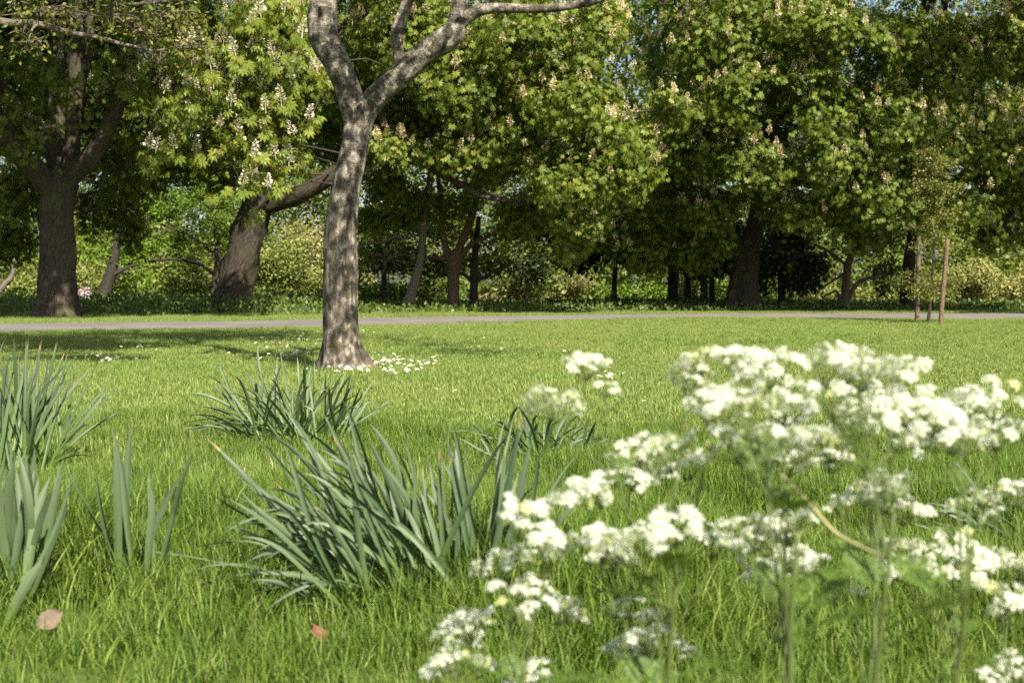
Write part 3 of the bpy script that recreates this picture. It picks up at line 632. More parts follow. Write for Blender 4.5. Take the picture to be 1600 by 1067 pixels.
# ------------------------------------------------------------------ smaller trees under and behind the chestnuts
def breakup(lobes, seed, n=7):
    rs = np.random.default_rng(seed + 3); sub = []
    for lb in lobes:
        for q in range(n):
            d = rs.normal(size=3); d = d / np.linalg.norm(d) * rs.uniform(.3, 1.0); f_ = rs.uniform(.3, .6)
            sub.append((lb[0] + d[0] * lb[3], lb[1] + d[1] * lb[4], lb[2] + d[2] * lb[5], lb[3] * f_ * rs.uniform(.8, 1.6), lb[4] * f_, lb[5] * f_ * rs.uniform(.6, 1.2), lb[6] if len(lb) > 6 else 1))
    return sub
def small_tree(label, base, trunk, limbs, lobes, mat, leaf, seed, size=(.08, .13), dens=26, tint=(.1, .9), gap=.25, per=3, group='slender trees behind the path', name='woodland_tree', upw=.5, spread=.12, tmpl=None, subs=6):
    root = empty(name, base, label, 'tree', group)
    lp = [limb_part('trunk', root, trunk, M[mat], 14, 5, .07, seed, .25, ridge=.06, flen=.3)]
    for i, l in enumerate(limbs): lp.append(limb_part('limb', root, l, M[mat], 8, 4, .08, seed + i + 1))
    if lobes:
        lobes = breakup(lobes, seed, 5); tips, out, k = lobe_tips(lobes, dens * 1.9, seed, gap, .45)
        mb = MB(); scatter_leaves(mb, tips, out, seed + 5, (size[0] * 1.15, size[1] * 1.15), tint, tmpl, per=per, upw=upw, spread=spread)
        cr = mobj('crown', mb.mesh('crown', M[leaf]), root); cr['kind'] = 'stuff'
        tw = mobj('twigs', branches(lp, lobes, tips, k, seed + 8, 2, .012).mesh('twigs', M['twig'], True), root); tw['kind'] = 'stuff'
    return root
small_tree('slim pale trunk leaning sharply right beside the silver tree', G(634, 489), [(634, 490, 34, 18), (640, 470, 34, 17), (648, 442, 34, 16), (656, 410, 34, 13), (659, 386, 34, 11.5), (664, 336, 34, 12), (669, 310, 34, 10), (676, 240, 34, 8)],
    [[(661, 365, 34, 5), (635, 372, 34, 4.5), (616, 371, 34.2, 4), (600, 378, 34.4, 4), (560, 384, 34.6, 3)], [(664, 335, 34, 5), (645, 325, 34, 4), (600, 345, 34.2, 3)]],
    [LB(620, 320, 36, 50, 28, .7), LB(680, 270, 36, 60, 30, .8)], 'bark_pale', 'mid', 610, dens=9)
small_tree('twin stemmed brown tree forking low beneath the chestnut canopy', G(708, 488), [(708, 489, 34.5, 19), (708, 465, 34.5, 18), (708, 430, 34.5, 20), (709, 408, 34.5, 24), (711, 396, 34.5, 20)],
    [[(704, 412, 34.5, 12), (696, 385, 34.5, 11), (691, 360, 34.5, 9), (690, 330, 34.5, 8.5), (684, 270, 34.6, 6)], [(712, 412, 34.5, 14), (720, 382, 34.5, 13), (734, 348, 34.5, 13), (745, 310, 34.6, 10), (760, 250, 34.8, 7)], [(716, 404, 34.5, 10), (737, 382, 34.4, 8), (761, 370, 34.3, 6), (800, 352, 34.2, 4)], [(706, 402, 34.5, 5), (690, 404, 34.5, 5), (664, 401, 34.6, 4.5), (611, 398, 34.8, 4), (560, 400, 35, 3)]],
    [LB(770, 385, 35.5, 45, 22, .6), LB(720, 300, 36, 60, 40, .8), LB(690, 420, 37, 30, 20, .4, .6)], 'bark_brown', 'mid', 620, dens=12)
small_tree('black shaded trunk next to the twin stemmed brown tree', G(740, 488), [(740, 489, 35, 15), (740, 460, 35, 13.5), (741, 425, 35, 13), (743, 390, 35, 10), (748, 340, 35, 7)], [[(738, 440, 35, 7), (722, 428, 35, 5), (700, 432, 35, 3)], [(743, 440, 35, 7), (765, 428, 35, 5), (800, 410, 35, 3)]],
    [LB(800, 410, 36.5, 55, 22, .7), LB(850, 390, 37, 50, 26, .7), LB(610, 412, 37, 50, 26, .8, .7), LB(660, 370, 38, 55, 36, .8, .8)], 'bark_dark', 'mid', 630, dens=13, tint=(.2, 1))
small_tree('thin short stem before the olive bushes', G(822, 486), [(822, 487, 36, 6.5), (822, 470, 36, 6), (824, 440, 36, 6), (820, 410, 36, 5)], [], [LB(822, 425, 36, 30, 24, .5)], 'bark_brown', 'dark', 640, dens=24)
small_tree('gnarled brown trunk leaning right between the two big trunks', G(160, 474), [(158, 476, 40, 21), (164, 455, 40, 19), (172, 430, 40, 17), (177, 410, 40, 15), (184, 370, 40, 11), (190, 310, 40, 7), (196, 240, 40, 3)], [[(174, 430, 40, 10), (186, 424, 40, 7), (205, 416, 40, 4), (220, 413, 40, 2)]],
    [LB(195, 400, 40.5, 45, 22, .7), LB(150, 380, 41, 40, 26, .7), LB(215, 435, 40.5, 30, 12, .5)], 'bark_dark', 'acer', 650, dens=14)
small_tree('bright green layered tree glowing between the two big trunks', G(334, 466), [(334, 468, 42, 11), (335, 440, 42, 10), (340, 412, 42, 10), (338, 370, 42, 8), (330, 320, 42, 6)], [[(336, 430, 42, 5), (310, 412, 41.8, 5), (270, 405, 41.6, 5), (228, 410, 41.4, 4)], [(339, 400, 42, 5), (300, 370, 42, 5), (250, 350, 42, 3)], [(338, 380, 42, 5), (370, 350, 42, 4), (400, 340, 42, 3)]],
    [LB(300, 315, 41.5, 48, 20, .9), LB(255, 335, 41.5, 42, 18, .8), LB(330, 345, 41.5, 42, 16, .8), LB(275, 372, 41.8, 55, 14, .7), LB(230, 385, 41.5, 38, 14, .7), LB(340, 385, 42, 40, 14, .7), LB(320, 300, 42, 36, 16, .7), LB(290, 395, 42.5, 60, 12, .6, .6), LB(360, 315, 42, 30, 22, .6), LB(370, 200, 38, 24, 26, .5), LB(340, 190, 38.5, 20, 24, .4)], 'bark_dark', 'acer', 660, size=(.06, .10), dens=34, upw=.9, per=3, spread=.1)
small_tree('black slim trunk, nearer of a pair beside the fluted chestnut', G(1100, 485), [(1100, 486.5, 36.5, 12), (1100, 460, 36.5, 11), (1100, 420, 36.5, 11), (1103, 370, 36.5, 9)], [], [LB(1060, 400, 37, 60, 30, .9), LB(1110, 395, 37, 40, 26, .8)], 'bark_dark', 'dark', 670, dens=20)
small_tree('black slim trunk right behind its twin near the fluted chestnut', G(1113, 485), [(1113, 486, 37.5, 9), (1112, 460, 37.5, 8.5), (1112, 420, 37.5, 8), (1113, 370, 37.5, 7)], [], [LB(1140, 360, 38.5, 50, 40, .9)], 'bark_dark', 'dark', 680, dens=18)
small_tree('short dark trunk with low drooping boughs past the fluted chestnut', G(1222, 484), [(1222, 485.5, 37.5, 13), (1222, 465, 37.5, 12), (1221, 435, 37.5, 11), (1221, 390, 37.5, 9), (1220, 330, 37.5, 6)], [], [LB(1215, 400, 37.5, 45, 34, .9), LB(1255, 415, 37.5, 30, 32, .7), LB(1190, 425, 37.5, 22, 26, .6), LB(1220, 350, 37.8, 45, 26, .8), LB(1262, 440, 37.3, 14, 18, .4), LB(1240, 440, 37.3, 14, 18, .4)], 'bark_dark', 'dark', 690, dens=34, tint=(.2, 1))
small_tree('forked slender tree with sunlit stem between chestnut and sapling', G(1320, 485), [(1320, 487, 36, 13.5), (1320, 465, 36, 12.5), (1323, 430, 36, 12), (1326, 410, 36, 11.5), (1337, 385, 36, 9.5), (1351, 366, 36, 7), (1362, 330, 36, 5)], [[(1318, 484, 36, 7), (1312, 465, 36, 6), (1305, 455, 36, 4), (1285, 465, 36.2, 3)], [(1325, 470, 36, 8), (1334, 450, 36, 7.5), (1349, 437, 36, 6), (1380, 430, 36, 4)], [(1324, 418, 36, 5), (1308, 402, 36, 4.5), (1280, 385, 36, 3.5), (1265, 380, 36, 2.5)], [(1322, 425, 36, 4), (1300, 440, 36.2, 3.5), (1275, 455, 36.4, 2.5)]],
    [LB(1350, 370, 37, 60, 26, .8), LB(1290, 380, 38, 40, 20, .6, .6), LB(1390, 420, 37, 34, 20, .6, .6), LB(1370, 450, 37.5, 40, 12, .5, .6)], 'bark_brown', 'mid', 700, dens=14)
small_tree('pale stub of a leaning trunk cut by the photo edge', G(-8, 470), [(-14, 474, 41, 12), (-2, 458, 41, 11), (8, 443, 41, 9), (18, 432, 41, 7), (26, 400, 41, 5)], [], [LB(15, 390, 41.5, 50, 26, .8), LB(-20, 430, 41.5, 30, 20, .6)], 'bark_pale', 'mid', 710, dens=20)
for i, (x, Y, lab) in enumerate([(600, 39, 'dark layered evergreen low behind the leaning pale trunk'), (960, 39, 'black evergreen filling the gap under the central canopy'), (1075, 40, 'dense dark evergreen behind the pair of slim trunks')]):
    lob = {0: [LB(600, 370, 41, 70, 36, 1.2), LB(650, 410, 41, 60, 22, 1.0), LB(540, 425, 40, 30, 7, .8), LB(700, 340, 41, 70, 40, 1.2), LB(770, 415, 41, 50, 16, 1)],
           1: [LB(950, 375, 39, 75, 40, 1.2), LB(900, 395, 39, 50, 24, 1), LB(1000, 396, 39, 60, 28, 1.1), LB(980, 330, 40, 80, 40, 1.2), LB(840, 360, 40, 60, 36, 1)],
           2: [LB(1075, 360, 40, 60, 50, 1.2), LB(1090, 405, 40, 60, 28, 1), LB(1160, 390, 40.5, 60, 44, 1), LB(1260, 350, 41, 80, 50, 1.2)]}[i]
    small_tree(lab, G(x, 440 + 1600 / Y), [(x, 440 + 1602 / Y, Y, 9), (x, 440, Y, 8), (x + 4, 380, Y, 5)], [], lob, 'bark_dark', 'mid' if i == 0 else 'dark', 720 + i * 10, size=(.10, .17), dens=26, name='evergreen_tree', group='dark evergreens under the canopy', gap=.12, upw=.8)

# ------------------------------------------------------------------ shrubs along the far side
def shrub(label, x, ybase, Y, lobes, leaf, seed, size=(.05, .09), dens=60, tint=(0, 1), per=3, name='shrub', cat='shrub', group='shrubs along the far border', spread=.07, gap=.15):
    b = P(x, ybase, Y); b[2] = 0
    root = empty(name, b, label, cat, group)
    lobes0 = lobes; tips, out, k = lobe_tips(breakup(lobes, seed), dens * .8, seed, gap, .5)
    lobes = lobes0
    ok = tips[:, 2] > .03; tips, out, k = tips[ok], out[ok], k[ok]
    mb = MB(); scatter_leaves(mb, tips, out, seed + 1, size, tint, None, per=per, spread=spread)
    cr = mobj('foliage', mb.mesh('foliage', M[leaf]), root); cr['kind'] = 'stuff'
    r = np.random.default_rng(seed); st = MB()
    for lb in lobes:
        for q in range(3):
            e = np.array(lb[:3]) + r.normal(size=3) * np.array(lb[3:6]) * .4; e[2] = max(e[2], .2)
            tube(st, [b + r.normal(size=3) * np.array([.12, .1, 0]), (b + e) / 2 + r.normal(size=3) * .1, e], [.022, .016, .006], 5, 3)
    s = mobj('stems', st.mesh('stems', M['twig'], True), root); s['kind'] = 'stuff'
    return root
SH = [
 ('pale yellow shrub behind the first big trunk, at the photo edge', 40, 47, [(30, 425, 60, 40), (90, 440, 50, 30), (20, 460, 50, 16)], 'yellow', 60),
 ('golden variegated shrub left of the gnarled brown trunk', 140, 46, [(130, 430, 45, 34), (170, 450, 40, 24)], 'yellow', 60),
 ('large pale golden shrub between the gnarled trunk and the leaning chestnut', 255, 45, [(230, 430, 50, 34), (290, 435, 50, 34), (260, 455, 70, 22), (330, 445, 30, 30)], 'yellow', 62),
 ('pale golden shrub just right of the leaning chestnut trunk', 430, 45, [(420, 430, 45, 36), (460, 440, 45, 30), (440, 400, 50, 34)], 'yellow', 62),
 ('tall olive shrub hidden partly by the silver trunk', 500, 46, [(490, 410, 45, 44), (530, 440, 40, 28), (470, 370, 40, 34)], 'olive', 50),
 ('fresh green bush right of the silver trunk', 590, 42, [(580, 452, 40, 26), (620, 462, 26, 18)], 'acer', 60),
 ('loose green bush behind the leaning pale trunk', 665, 41, [(668, 458, 28, 24), (690, 465, 22, 18)], 'mid', 60),
 ('yellowish bush between the black trunk and the thin stem', 785, 41, [(780, 462, 32, 20), (812, 465, 24, 18), (800, 445, 22, 12)], 'olive', 62),
 ('rounded olive bush under the tip of the central canopy', 880, 50, [(870, 455, 36, 26), (905, 458, 36, 24), (845, 468, 26, 14)], 'olive', 75),
 ('rounded bright green bush just right of the olive bush', 965, 50, [(965, 462, 34, 20), (945, 470, 20, 12)], 'acer', 62),
 ('lime green bush nearest the pair of slim trunks', 1032, 49.5, [(1030, 464, 32, 22), (1045, 472, 24, 12)], 'acer', 75),
 ('small pale bush left of the pair of slim trunks', 1072, 42, [(1070, 455, 16, 28)], 'yellow', 50),
 ('light green bush behind the fluted trunk', 1130, 42, [(1128, 460, 22, 26), (1185, 462, 18, 24)], 'acer', 50),
 ('yellow green bush past the short dark trunk', 1275, 43, [(1270, 462, 34, 20), (1245, 466, 22, 16)], 'yellow', 42),
 ('yellow bush behind the forked slender tree', 1365, 43, [(1360, 462, 40, 20), (1395, 458, 30, 22), (1335, 465, 24, 14)], 'yellow', 46),
 ('pale yellow bush directly behind the wooden stakes', 1455, 42, [(1450, 455, 40, 30), (1480, 445, 36, 36)], 'yellow', 54),
 ('broad golden bush right of the wooden stakes', 1540, 42, [(1530, 455, 50, 32), (1575, 450, 40, 34), (1520, 430, 40, 26), (1620, 455, 40, 30)], 'olive', 60),
]
for i, (lab, x, Y, lob, leaf, dens) in enumerate(SH):
    yb = 440 + 1600 / Y
    shrub(lab, x, yb, Y, [LB(a, b, Y + random.uniform(-.5, .5), c, d, .9) for a, b, c, d in lob], leaf, 800 + i * 5, dens=dens * 1.25, size=(.07, .12))
shrub('pink lilac bush in flower by the first big trunk', 128, 480, 38, [LB(128, 462, 38, 13, 13, .3), LB(120, 470, 10, 10, .3)] if False else [LB(128, 462, 38, 13, 13, .3), LB(120, 470, 38, 9, 9, .3)], 'lilac', 950, dens=80, size=(.04, .07), name='lilac_bush')
shrub('small fresh green bush at the foot of the edge stub trunk', 12, 482, 37, [LB(12, 466, 37, 20, 14, .4), LB(-10, 470, 37, 16, 12, .4)], 'acer', 955, dens=70)

# undergrowth: nettles and cow parsley leaves between path verge and shrubs
def undergrowth():
    r = np.random.default_rng(61); n = 9000
    X = r.uniform(-18, 20, n); Y = r.uniform(29, 44, n)
    px = 800 + X / Y * F
    h = np.where(px < 520, .34, .16) * r.uniform(.3, 1.2, n) * np.clip((Y - np.interp(X, pf[:, 0], pf[:, 1]) - 1.2) / 2.5, 0, 1)
    ok = h > .04; X, Y, h = X[ok], Y[ok], h[ok]
    p = np.stack([X, Y, h * r.uniform(.3, 1, len(h))], -1); mb = MB()
    p = np.repeat(p, 6, 0); m = len(p); p = p + r.normal(size=(m, 3)) * np.array([.1, .1, .04])
    put(mb, OV2, p, np.array([0, 0, 1.1]) + r.normal(size=(m, 3)) * .7, np.array([0, -1., .3]) + r.normal(size=(m, 3)) * .6, r.uniform(.04, .12, m), r.uniform(0, 1, m))
    o = mobj('undergrowth', mb.mesh('undergrowth', M['under']))
    tag(o, 'low leafy nettle undergrowth along the far border', 'undergrowth', kind='stuff')
undergrowth()
# ------------------------------------------------------------------ sapling and its stakes
def sapling():
    b = G(1450, 505.5); Y = b[1]
    root = empty('conifer_sapling', b, 'thin sparse conifer sapling tied between two wooden stakes', 'sapling')
    tp, trd = pxpath([(1450, 507, Y, 5.5), (1453, 478, Y, 5), (1457, 440, Y, 4.5), (1459, 380, Y, 4), (1459, 320, Y, 3), (1459, 293, Y, 2.6), (1462, 262, Y, 1.8), (1464, 236, Y, 1.0)])
    mb = MB(); c = tube(mb, tp, trd, 8, 6, .1, 3); mobj('trunk', mb.mesh('trunk', M['bark_dark'], True), root)
    r = np.random.default_rng(31); nd = MB()
    for i in range(84):
        u = r.uniform(.16, .98); s = c[int(u * (len(c) - 1))]; L = (1.0 - u * .62) * r.uniform(.45, 1.0)
        az = r.uniform(0, 6.28); d = np.array([math.cos(az), math.sin(az), r.uniform(.0, .5)])
        m2 = MB(); e = s + d * L; mid = (s + e) / 2 + np.array([0, 0, .05]); e[2] -= .06
        bp = tube(m2, [s, mid, e], [.007, .005, .002], 4, 5)
        mobj('branch', m2.mesh('branch', M['twig'], True), root)
        n = int(L * 210); t = r.uniform(.2, 1, n); q = bp[(t * (len(bp) - 1)).astype(int)] + r.normal(size=(n, 3)) * np.array([.07, .07, .03])
        put(nd, OV2, q, d + r.normal(size=(n, 3)) * .8 + np.array([0, 0, -.2]), np.array([0, 0, 1.]) + r.normal(size=(n, 3)) * .6, r.uniform(.03, .06, n), r.uniform(0, 1, n))
    o = mobj('needles', nd.mesh('needles', M['needle']), root); o['kind'] = 'stuff'
    mb = MB(); h = P(1462, 403, Y); tube(mb, [P(1441, 400, Y - .02), P(1458, 405, Y - .06), P(1476, 403, Y - .03)], [.012, .012, .012], 6, 4)
    mobj('tie', mb.mesh('tie', M['bark_dark'], True), root)
    for lab, bx, by, tx, ty, w in (('upright round wooden stake on the nearer side to the chestnut trunk', 1432.5, 502.5, 1436, 372, 7), ('slightly tilted round wooden stake right of the sapling', 1469, 508, 1480.5, 376, 7)):
        g = G(bx, by); p1 = P(tx, ty, g[1] - .05)
        mb = MB(); tube(mb, [g + np.array([0, 0, -.1]), g + (p1 - g) * .3, g + (p1 - g) * .6, p1], [w / 2 / F * g[1]] * 4, 12, 4, .03, 4)
        o = mobj('wooden_stake', mb.mesh('wooden_stake', M['stake'], True), None, (0, 0, 0)); tag(o, lab, 'stake', 'stakes of the sapling')
sapling()

# ------------------------------------------------------------------ daffodil clumps
def strap_mesh(base, tip, bend, width, r, brown=0.0, twist=1.1, droop=0.0):
    base, tip = np.array(base), np.array(tip); L = np.linalg.norm(tip - base)
    n = 12; t = np.linspace(0, 1, n)[:, None]
    ctrl = (base + tip) / 2 + np.array([0, 0, bend * L]) + r.normal(size=3) * .03 * L
    c = (1 - t) ** 2 * base + 2 * t * (1 - t) * ctrl + t ** 2 * tip
    kk = r.uniform(.5, .75); c[:, 2] -= np.clip(t[:, 0] - kk, 0, 1) ** 1.6 * droop * L * 1.3 * (2.2 if r.uniform() < .1 else 1); c[:, 2] = np.maximum(c[:, 2], -.01)
    c += np.sin(t * r.uniform(3, 6) + r.uniform(0, 6)) * r.normal(size=3) * .022 * L * t
    T = nrm(np.gradient(c, axis=0))
    a0 = r.uniform(0, math.pi); side0 = np.array([math.cos(a0), math.sin(a0), 0]) + np.array([.8, 0, 0]) * (1 if math.cos(a0) > 0 else -1)
    S = nrm(side0 - T * (T @ side0)[:, None]); B = np.cross(T, S)
    ang = (t[:, 0] - .3) * twist * r.uniform(-1, 1)
    S2 = S * np.cos(ang)[:, None] + B * np.sin(ang)[:, None]; B2 = np.cross(T, S2)
    tt = t[:, 0]; w = width * (.62 + .38 * np.minimum(tt / .35, 1)) * np.where(tt > .62, np.clip(1 - ((tt - .62) / .385) ** 2.3, .03, 1), 1)
    k = 5; u = np.linspace(-1, 1, k)
    V = c[:, None] + S2[:, None] * (u[None, :, None] * w[:, None, None] / 2) + B2[:, None] * ((u[None, :, None] ** 2) * w[:, None, None] * .22)
    i, j = np.meshgrid(np.arange(n - 1), np.arange(k - 1), indexing='ij')
    Q = np.stack([i * k + j, i * k + j + 1, (i + 1) * k + j + 1, (i + 1) * k + j], -1).reshape(-1, 4)
    al = np.repeat(tt, k); br = np.clip((al - (1 - brown)) / max(brown, 1e-3), 0, 1) * (brown > 0)
    ac = np.stack([np.tile(u, n) * width / 2 * 8 + r.uniform(0, 50), al * L, 0 * al], -1)
    return raw_mesh('leaf', V.reshape(-1, 3), Q, M['daff'], {'along': ('FLOAT', al), 'brown': ('FLOAT', br), 'tint': ('FLOAT', np.full(n * k, r.uniform(0, 1))), 'across': ('FLOAT_VECTOR', ac)}, True)
def clump(label, spec, seed, rand=None, width=(.0095, .0150), dz=.12):
    """spec: (base px x, y, tip px x, y, bend, droop, brown); rand: function adding more"""
    r = np.random.default_rng(seed); b0 = G(np.mean([s[0] for s in spec]), np.mean([s[1] for s in spec]))
    root = empty('daffodil_clump', b0, label, 'daffodil', 'daffodil leaf clumps in the grass')
    for s in spec:
        g = G(s[0], s[1]); g[:2] += r.normal(size=2) * .015; g[2] = -.01
        tip = P(s[2], s[3], max(g[1] + r.uniform(-dz, dz), 1.5)); tip[2] = max(tip[2], .015)
        mobj('leaf', strap_mesh(g, tip, s[4], r.uniform(*width), r, s[6] if len(s) > 6 else 0, droop=s[5]), root)
    return root
def fan(seed, n, bx, by, sx, sy, ang, aspread, L, Ls, bend=(.05, .16), droop=(0, .25), brown=.05):
    r = np.random.default_rng(seed); out = []
    for i in range(n):
        a = R(r.normal(ang, aspread)); l = L + r.uniform(-Ls, Ls); b = (bx + r.uniform(-sx, sx), by + r.uniform(-sy, sy))
        out.append((b[0], b[1], b[0] + math.sin(a) * l, b[1] - math.cos(a) * l, r.uniform(*bend), r.uniform(*droop), r.uniform(.02, .05) if r.uniform() < brown else 0))
    return out
big = [(645, 880, 541, 632, .04, 0), (600, 860, 322, 765, .05, 0, .05), (612, 865, 366, 738, .05, 0, 0), (620, 860, 432, 748, .06, .05, .08), (630, 868, 452, 758, .06, .05, .12),
       (625, 850, 478, 690, .05, 0), (640, 860, 508, 655, .05, 0), (650, 868, 524, 672, .04, 0, .04), (655, 872, 545, 676, .04, 0), (665, 870, 592, 686, .04, 0), (670, 880, 560, 720, .06, 0),
       (690, 885, 640, 722, .03, 0), (700, 885, 660, 728, .03, 0), (735, 900, 685, 690, .02, 0, .05), (740, 900, 712, 668, .02, 0), (760, 900, 728, 690, .02, 0), (770, 905, 812, 632, .02, .0, .05), (765, 900, 795, 650, .02, 0),
       (752, 890, 690, 668, .02, .1), (775, 905, 790, 700, .02, 0), (790, 900, 850, 690, .03, 0), (700, 890, 690, 800, .1, .1, .2), (605, 880, 385, 905, .2, .3), (600, 885, 405, 850, .2, .25), (610, 890, 345, 880, .22, .3),
       (615, 900, 420, 960, .25, .2), (680, 895, 500, 830, .16, .1), (720, 900, 560, 790, .12, .1, .1), (650, 880, 470, 770, .1, .1), (640, 880, 490, 790, .1, .1), (690, 900, 585, 745, .05, 0), (700, 905, 610, 760, .05, 0),
       (780, 905, 800, 1000, .5, .1), (800, 880, 850, 1010, .45, .1), (770, 890, 905, 700, .06, .1), (785, 890, 870, 790, .1, .3)]
clump('largest daffodil clump fanning left in the foreground with a few browned tips', [(x - 25, y + 68, *q) for x, y, *q in big] + fan(1, 64, 648, 960, 95, 22, -35, 20, 295, 80, (.02, .2), (0, .5)) + fan(2, 22, 745, 960, 30, 12, 4, 17, 275, 55, (.02, .14), (0, .4)) + fan(12, 38, 620, 960, 65, 18, -66, 18, 245, 60, (.12, .3), (.1, .6)), 21, dz=.14)
clump('daffodil clump in front of the silver barked tree', fan(3, 76, 450, 697, 50, 8, -30, 36, 120, 34, (.04, .2), (0, .6), .06) + fan(4, 26, 500, 694, 30, 6, 22, 20, 110, 25, (.03, .1), (0, .2), .05) + [(440, 690, 268, 682, .25, .2), (430, 690, 285, 650, .2, .2), (440, 688, 300, 610, .15, .15), (455, 688, 398, 560, .05, 0), (470, 690, 435, 535, .03, 0), (430, 692, 270, 686, .12, .2)], 22, dz=.3)
clump('low sprawling daffodil clump behind the largest one', fan(5, 36, 840, 728, 50, 6, -20, 50, 85, 25, (.1, .3), (.1, .5)) + fan(6, 18, 880, 728, 30, 6, 45, 25, 80, 20, (.15, .3), (.1, .5)) + [(870, 735, 690, 662, .15, .3), (850, 730, 770, 655, .12, .2), (900, 735, 925, 640, .08, .05), (905, 740, 978, 690, .3, .4)], 23, dz=.25)
clump('small clump of upright daffodil leaves standing alone in long grass', [(212, 933, 98, 728, .05, .05), (205, 933, 150, 740, .04, 0), (215, 933, 168, 660, .03, 0), (222, 933, 205, 662, .03, 0), (230, 933, 228, 755, .02, 0), (238, 933, 300, 705, .05, 0), (232, 933, 278, 745, .04, 0), (245, 930, 302, 708, .1, 0), (212, 936, 180, 690, .03, 0), (225, 936, 232, 735, .03, 0)], 24, width=(.015, .020))
clump('bunched broad daffodil leaves at the photo edge in the foreground', [(40, 948, 38, 705, .01, 0), (45, 948, 60, 735, .01, 0), (35, 948, 5, 740, .02, 0), (52, 953, 45, 725, .02, 0), (30, 953, 25, 730, .02, 0), (20, 968, -20, 760, .03, 0), (10, 988, 65, 872, .1, .1, .0), (-10, 958, -30, 770, .03, 0), (5, 958, 15, 780, .03, 0), (48, 948, 58, 700, .01, 0), (42, 943, 20, 690, .02, 0)] + fan(17, 20, 30, 960, 35, 14, 0, 12, 235, 40, (.01, .06), (0, .1), 0), 25, width=(.016, .022))
clump('tall dense daffodil clump at the photo edge behind the bunched broad leaves', fan(7, 60, 25, 740, 50, 12, 3, 17, 180, 36, (.02, .06), (0, .05), .05) + [(70, 715, 172, 600, .05, 0), (80, 715, 170, 605, .08, .1), (75, 720, 182, 640, .1, .1, .0), (60, 715, 122, 580, .06, .1, .12), (85, 720, 190, 595, .06, 0, .06), (90, 722, 152, 655, .15, .5, .12), (70, 735, 160, 715, .2, .1), (80, 738, 168, 730, .2, .2), (60, 730, 150, 700, .2, .15), (90, 715, 115, 568, .02, 0), (95, 715, 76, 555, .02, 0)], 26, dz=.2)
clump('flattened daffodil clump at the lower photo edge behind the white flowers', fan(8, 60, 1590, 872, 45, 16, -66, 18, 135, 35, (.05, .2), (0, .3), .06) + [(1580, 860, 1446, 776, .12, .1), (1580, 870, 1438, 820, .12, .1), (1590, 880, 1425, 850, .12, .1), (1590, 885, 1455, 890, .15, .1), (1575, 850, 1585, 780, .05, 0), (1600, 855, 1510, 790, .08, 0)], 27, dz=.2)

# ------------------------------------------------------------------ grass
def blade_patch(seed, n, rad, h, w, tall=False):
    r = np.random.default_rng(seed); mb = MB()
    a = r.uniform(0, 6.28, n); d = rad * np.sqrt(r.uniform(0, 1, n)); b = np.stack([np.cos(a) * d, np.sin(a) * d, 0 * a], -1)
    hh = h * r.uniform(.45, 1.15, n); az = r.uniform(0, 6.28, n); lean = r.uniform(.1, .9, n) if not tall else r.uniform(.05, .8, n) ** 1.3
    dr = np.stack([np.cos(az), np.sin(az), 0 * az], -1); sd = np.stack([-np.sin(az), np.cos(az), 0 * az], -1)
    sd = nrm(sd + r.normal(size=(n, 3)) * .4 * np.array([1, 1, 0])); ww = w * r.uniform(.6, 1.3, n); up = np.array([0, 0, 1.])
    ts = [0, .35, .7, 1.0] if tall else [0, .5, 1.0]
    k = 2 * (len(ts) - 1) + 1; V = np.zeros((n, k, 3))
    for i, t in enumerate(ts):
        c = b + dr * (lean * hh * t * t)[:, None] + up * (hh * (t - .28 * lean * t * t * t))[:, None]
        wt = ww * (1 - t ** 1.8) / 2
        if i < len(ts) - 1: V[:, 2 * i] = c - sd * wt[:, None]; V[:, 2 * i + 1] = c + sd * wt[:, None]
        else: V[:, -1] = c
    q = []; t3 = []
    for i in range(len(ts) - 2): q.append((2 * i, 2 * i + 1, 2 * i + 3, 2 * i + 2))
    t3.append((k - 3, k - 2, k - 1))
    off = (np.arange(n) * k)[:, None, None]
    tint = np.clip(r.normal(.48, .28 if tall else .16, n), 0, .9); dead = r.uniform(size=n) < (.012 if tall else .025); tint[dead] = 1
    mb.add(V.reshape(-1, 3), (np.array(q)[None] + off).reshape(-1, 4), (np.array(t3)[None] + off).reshape(-1, 3), tint=np.repeat(tint, k))
    return mb.mesh('blades', M['tall'] if tall else M['blade'], False)
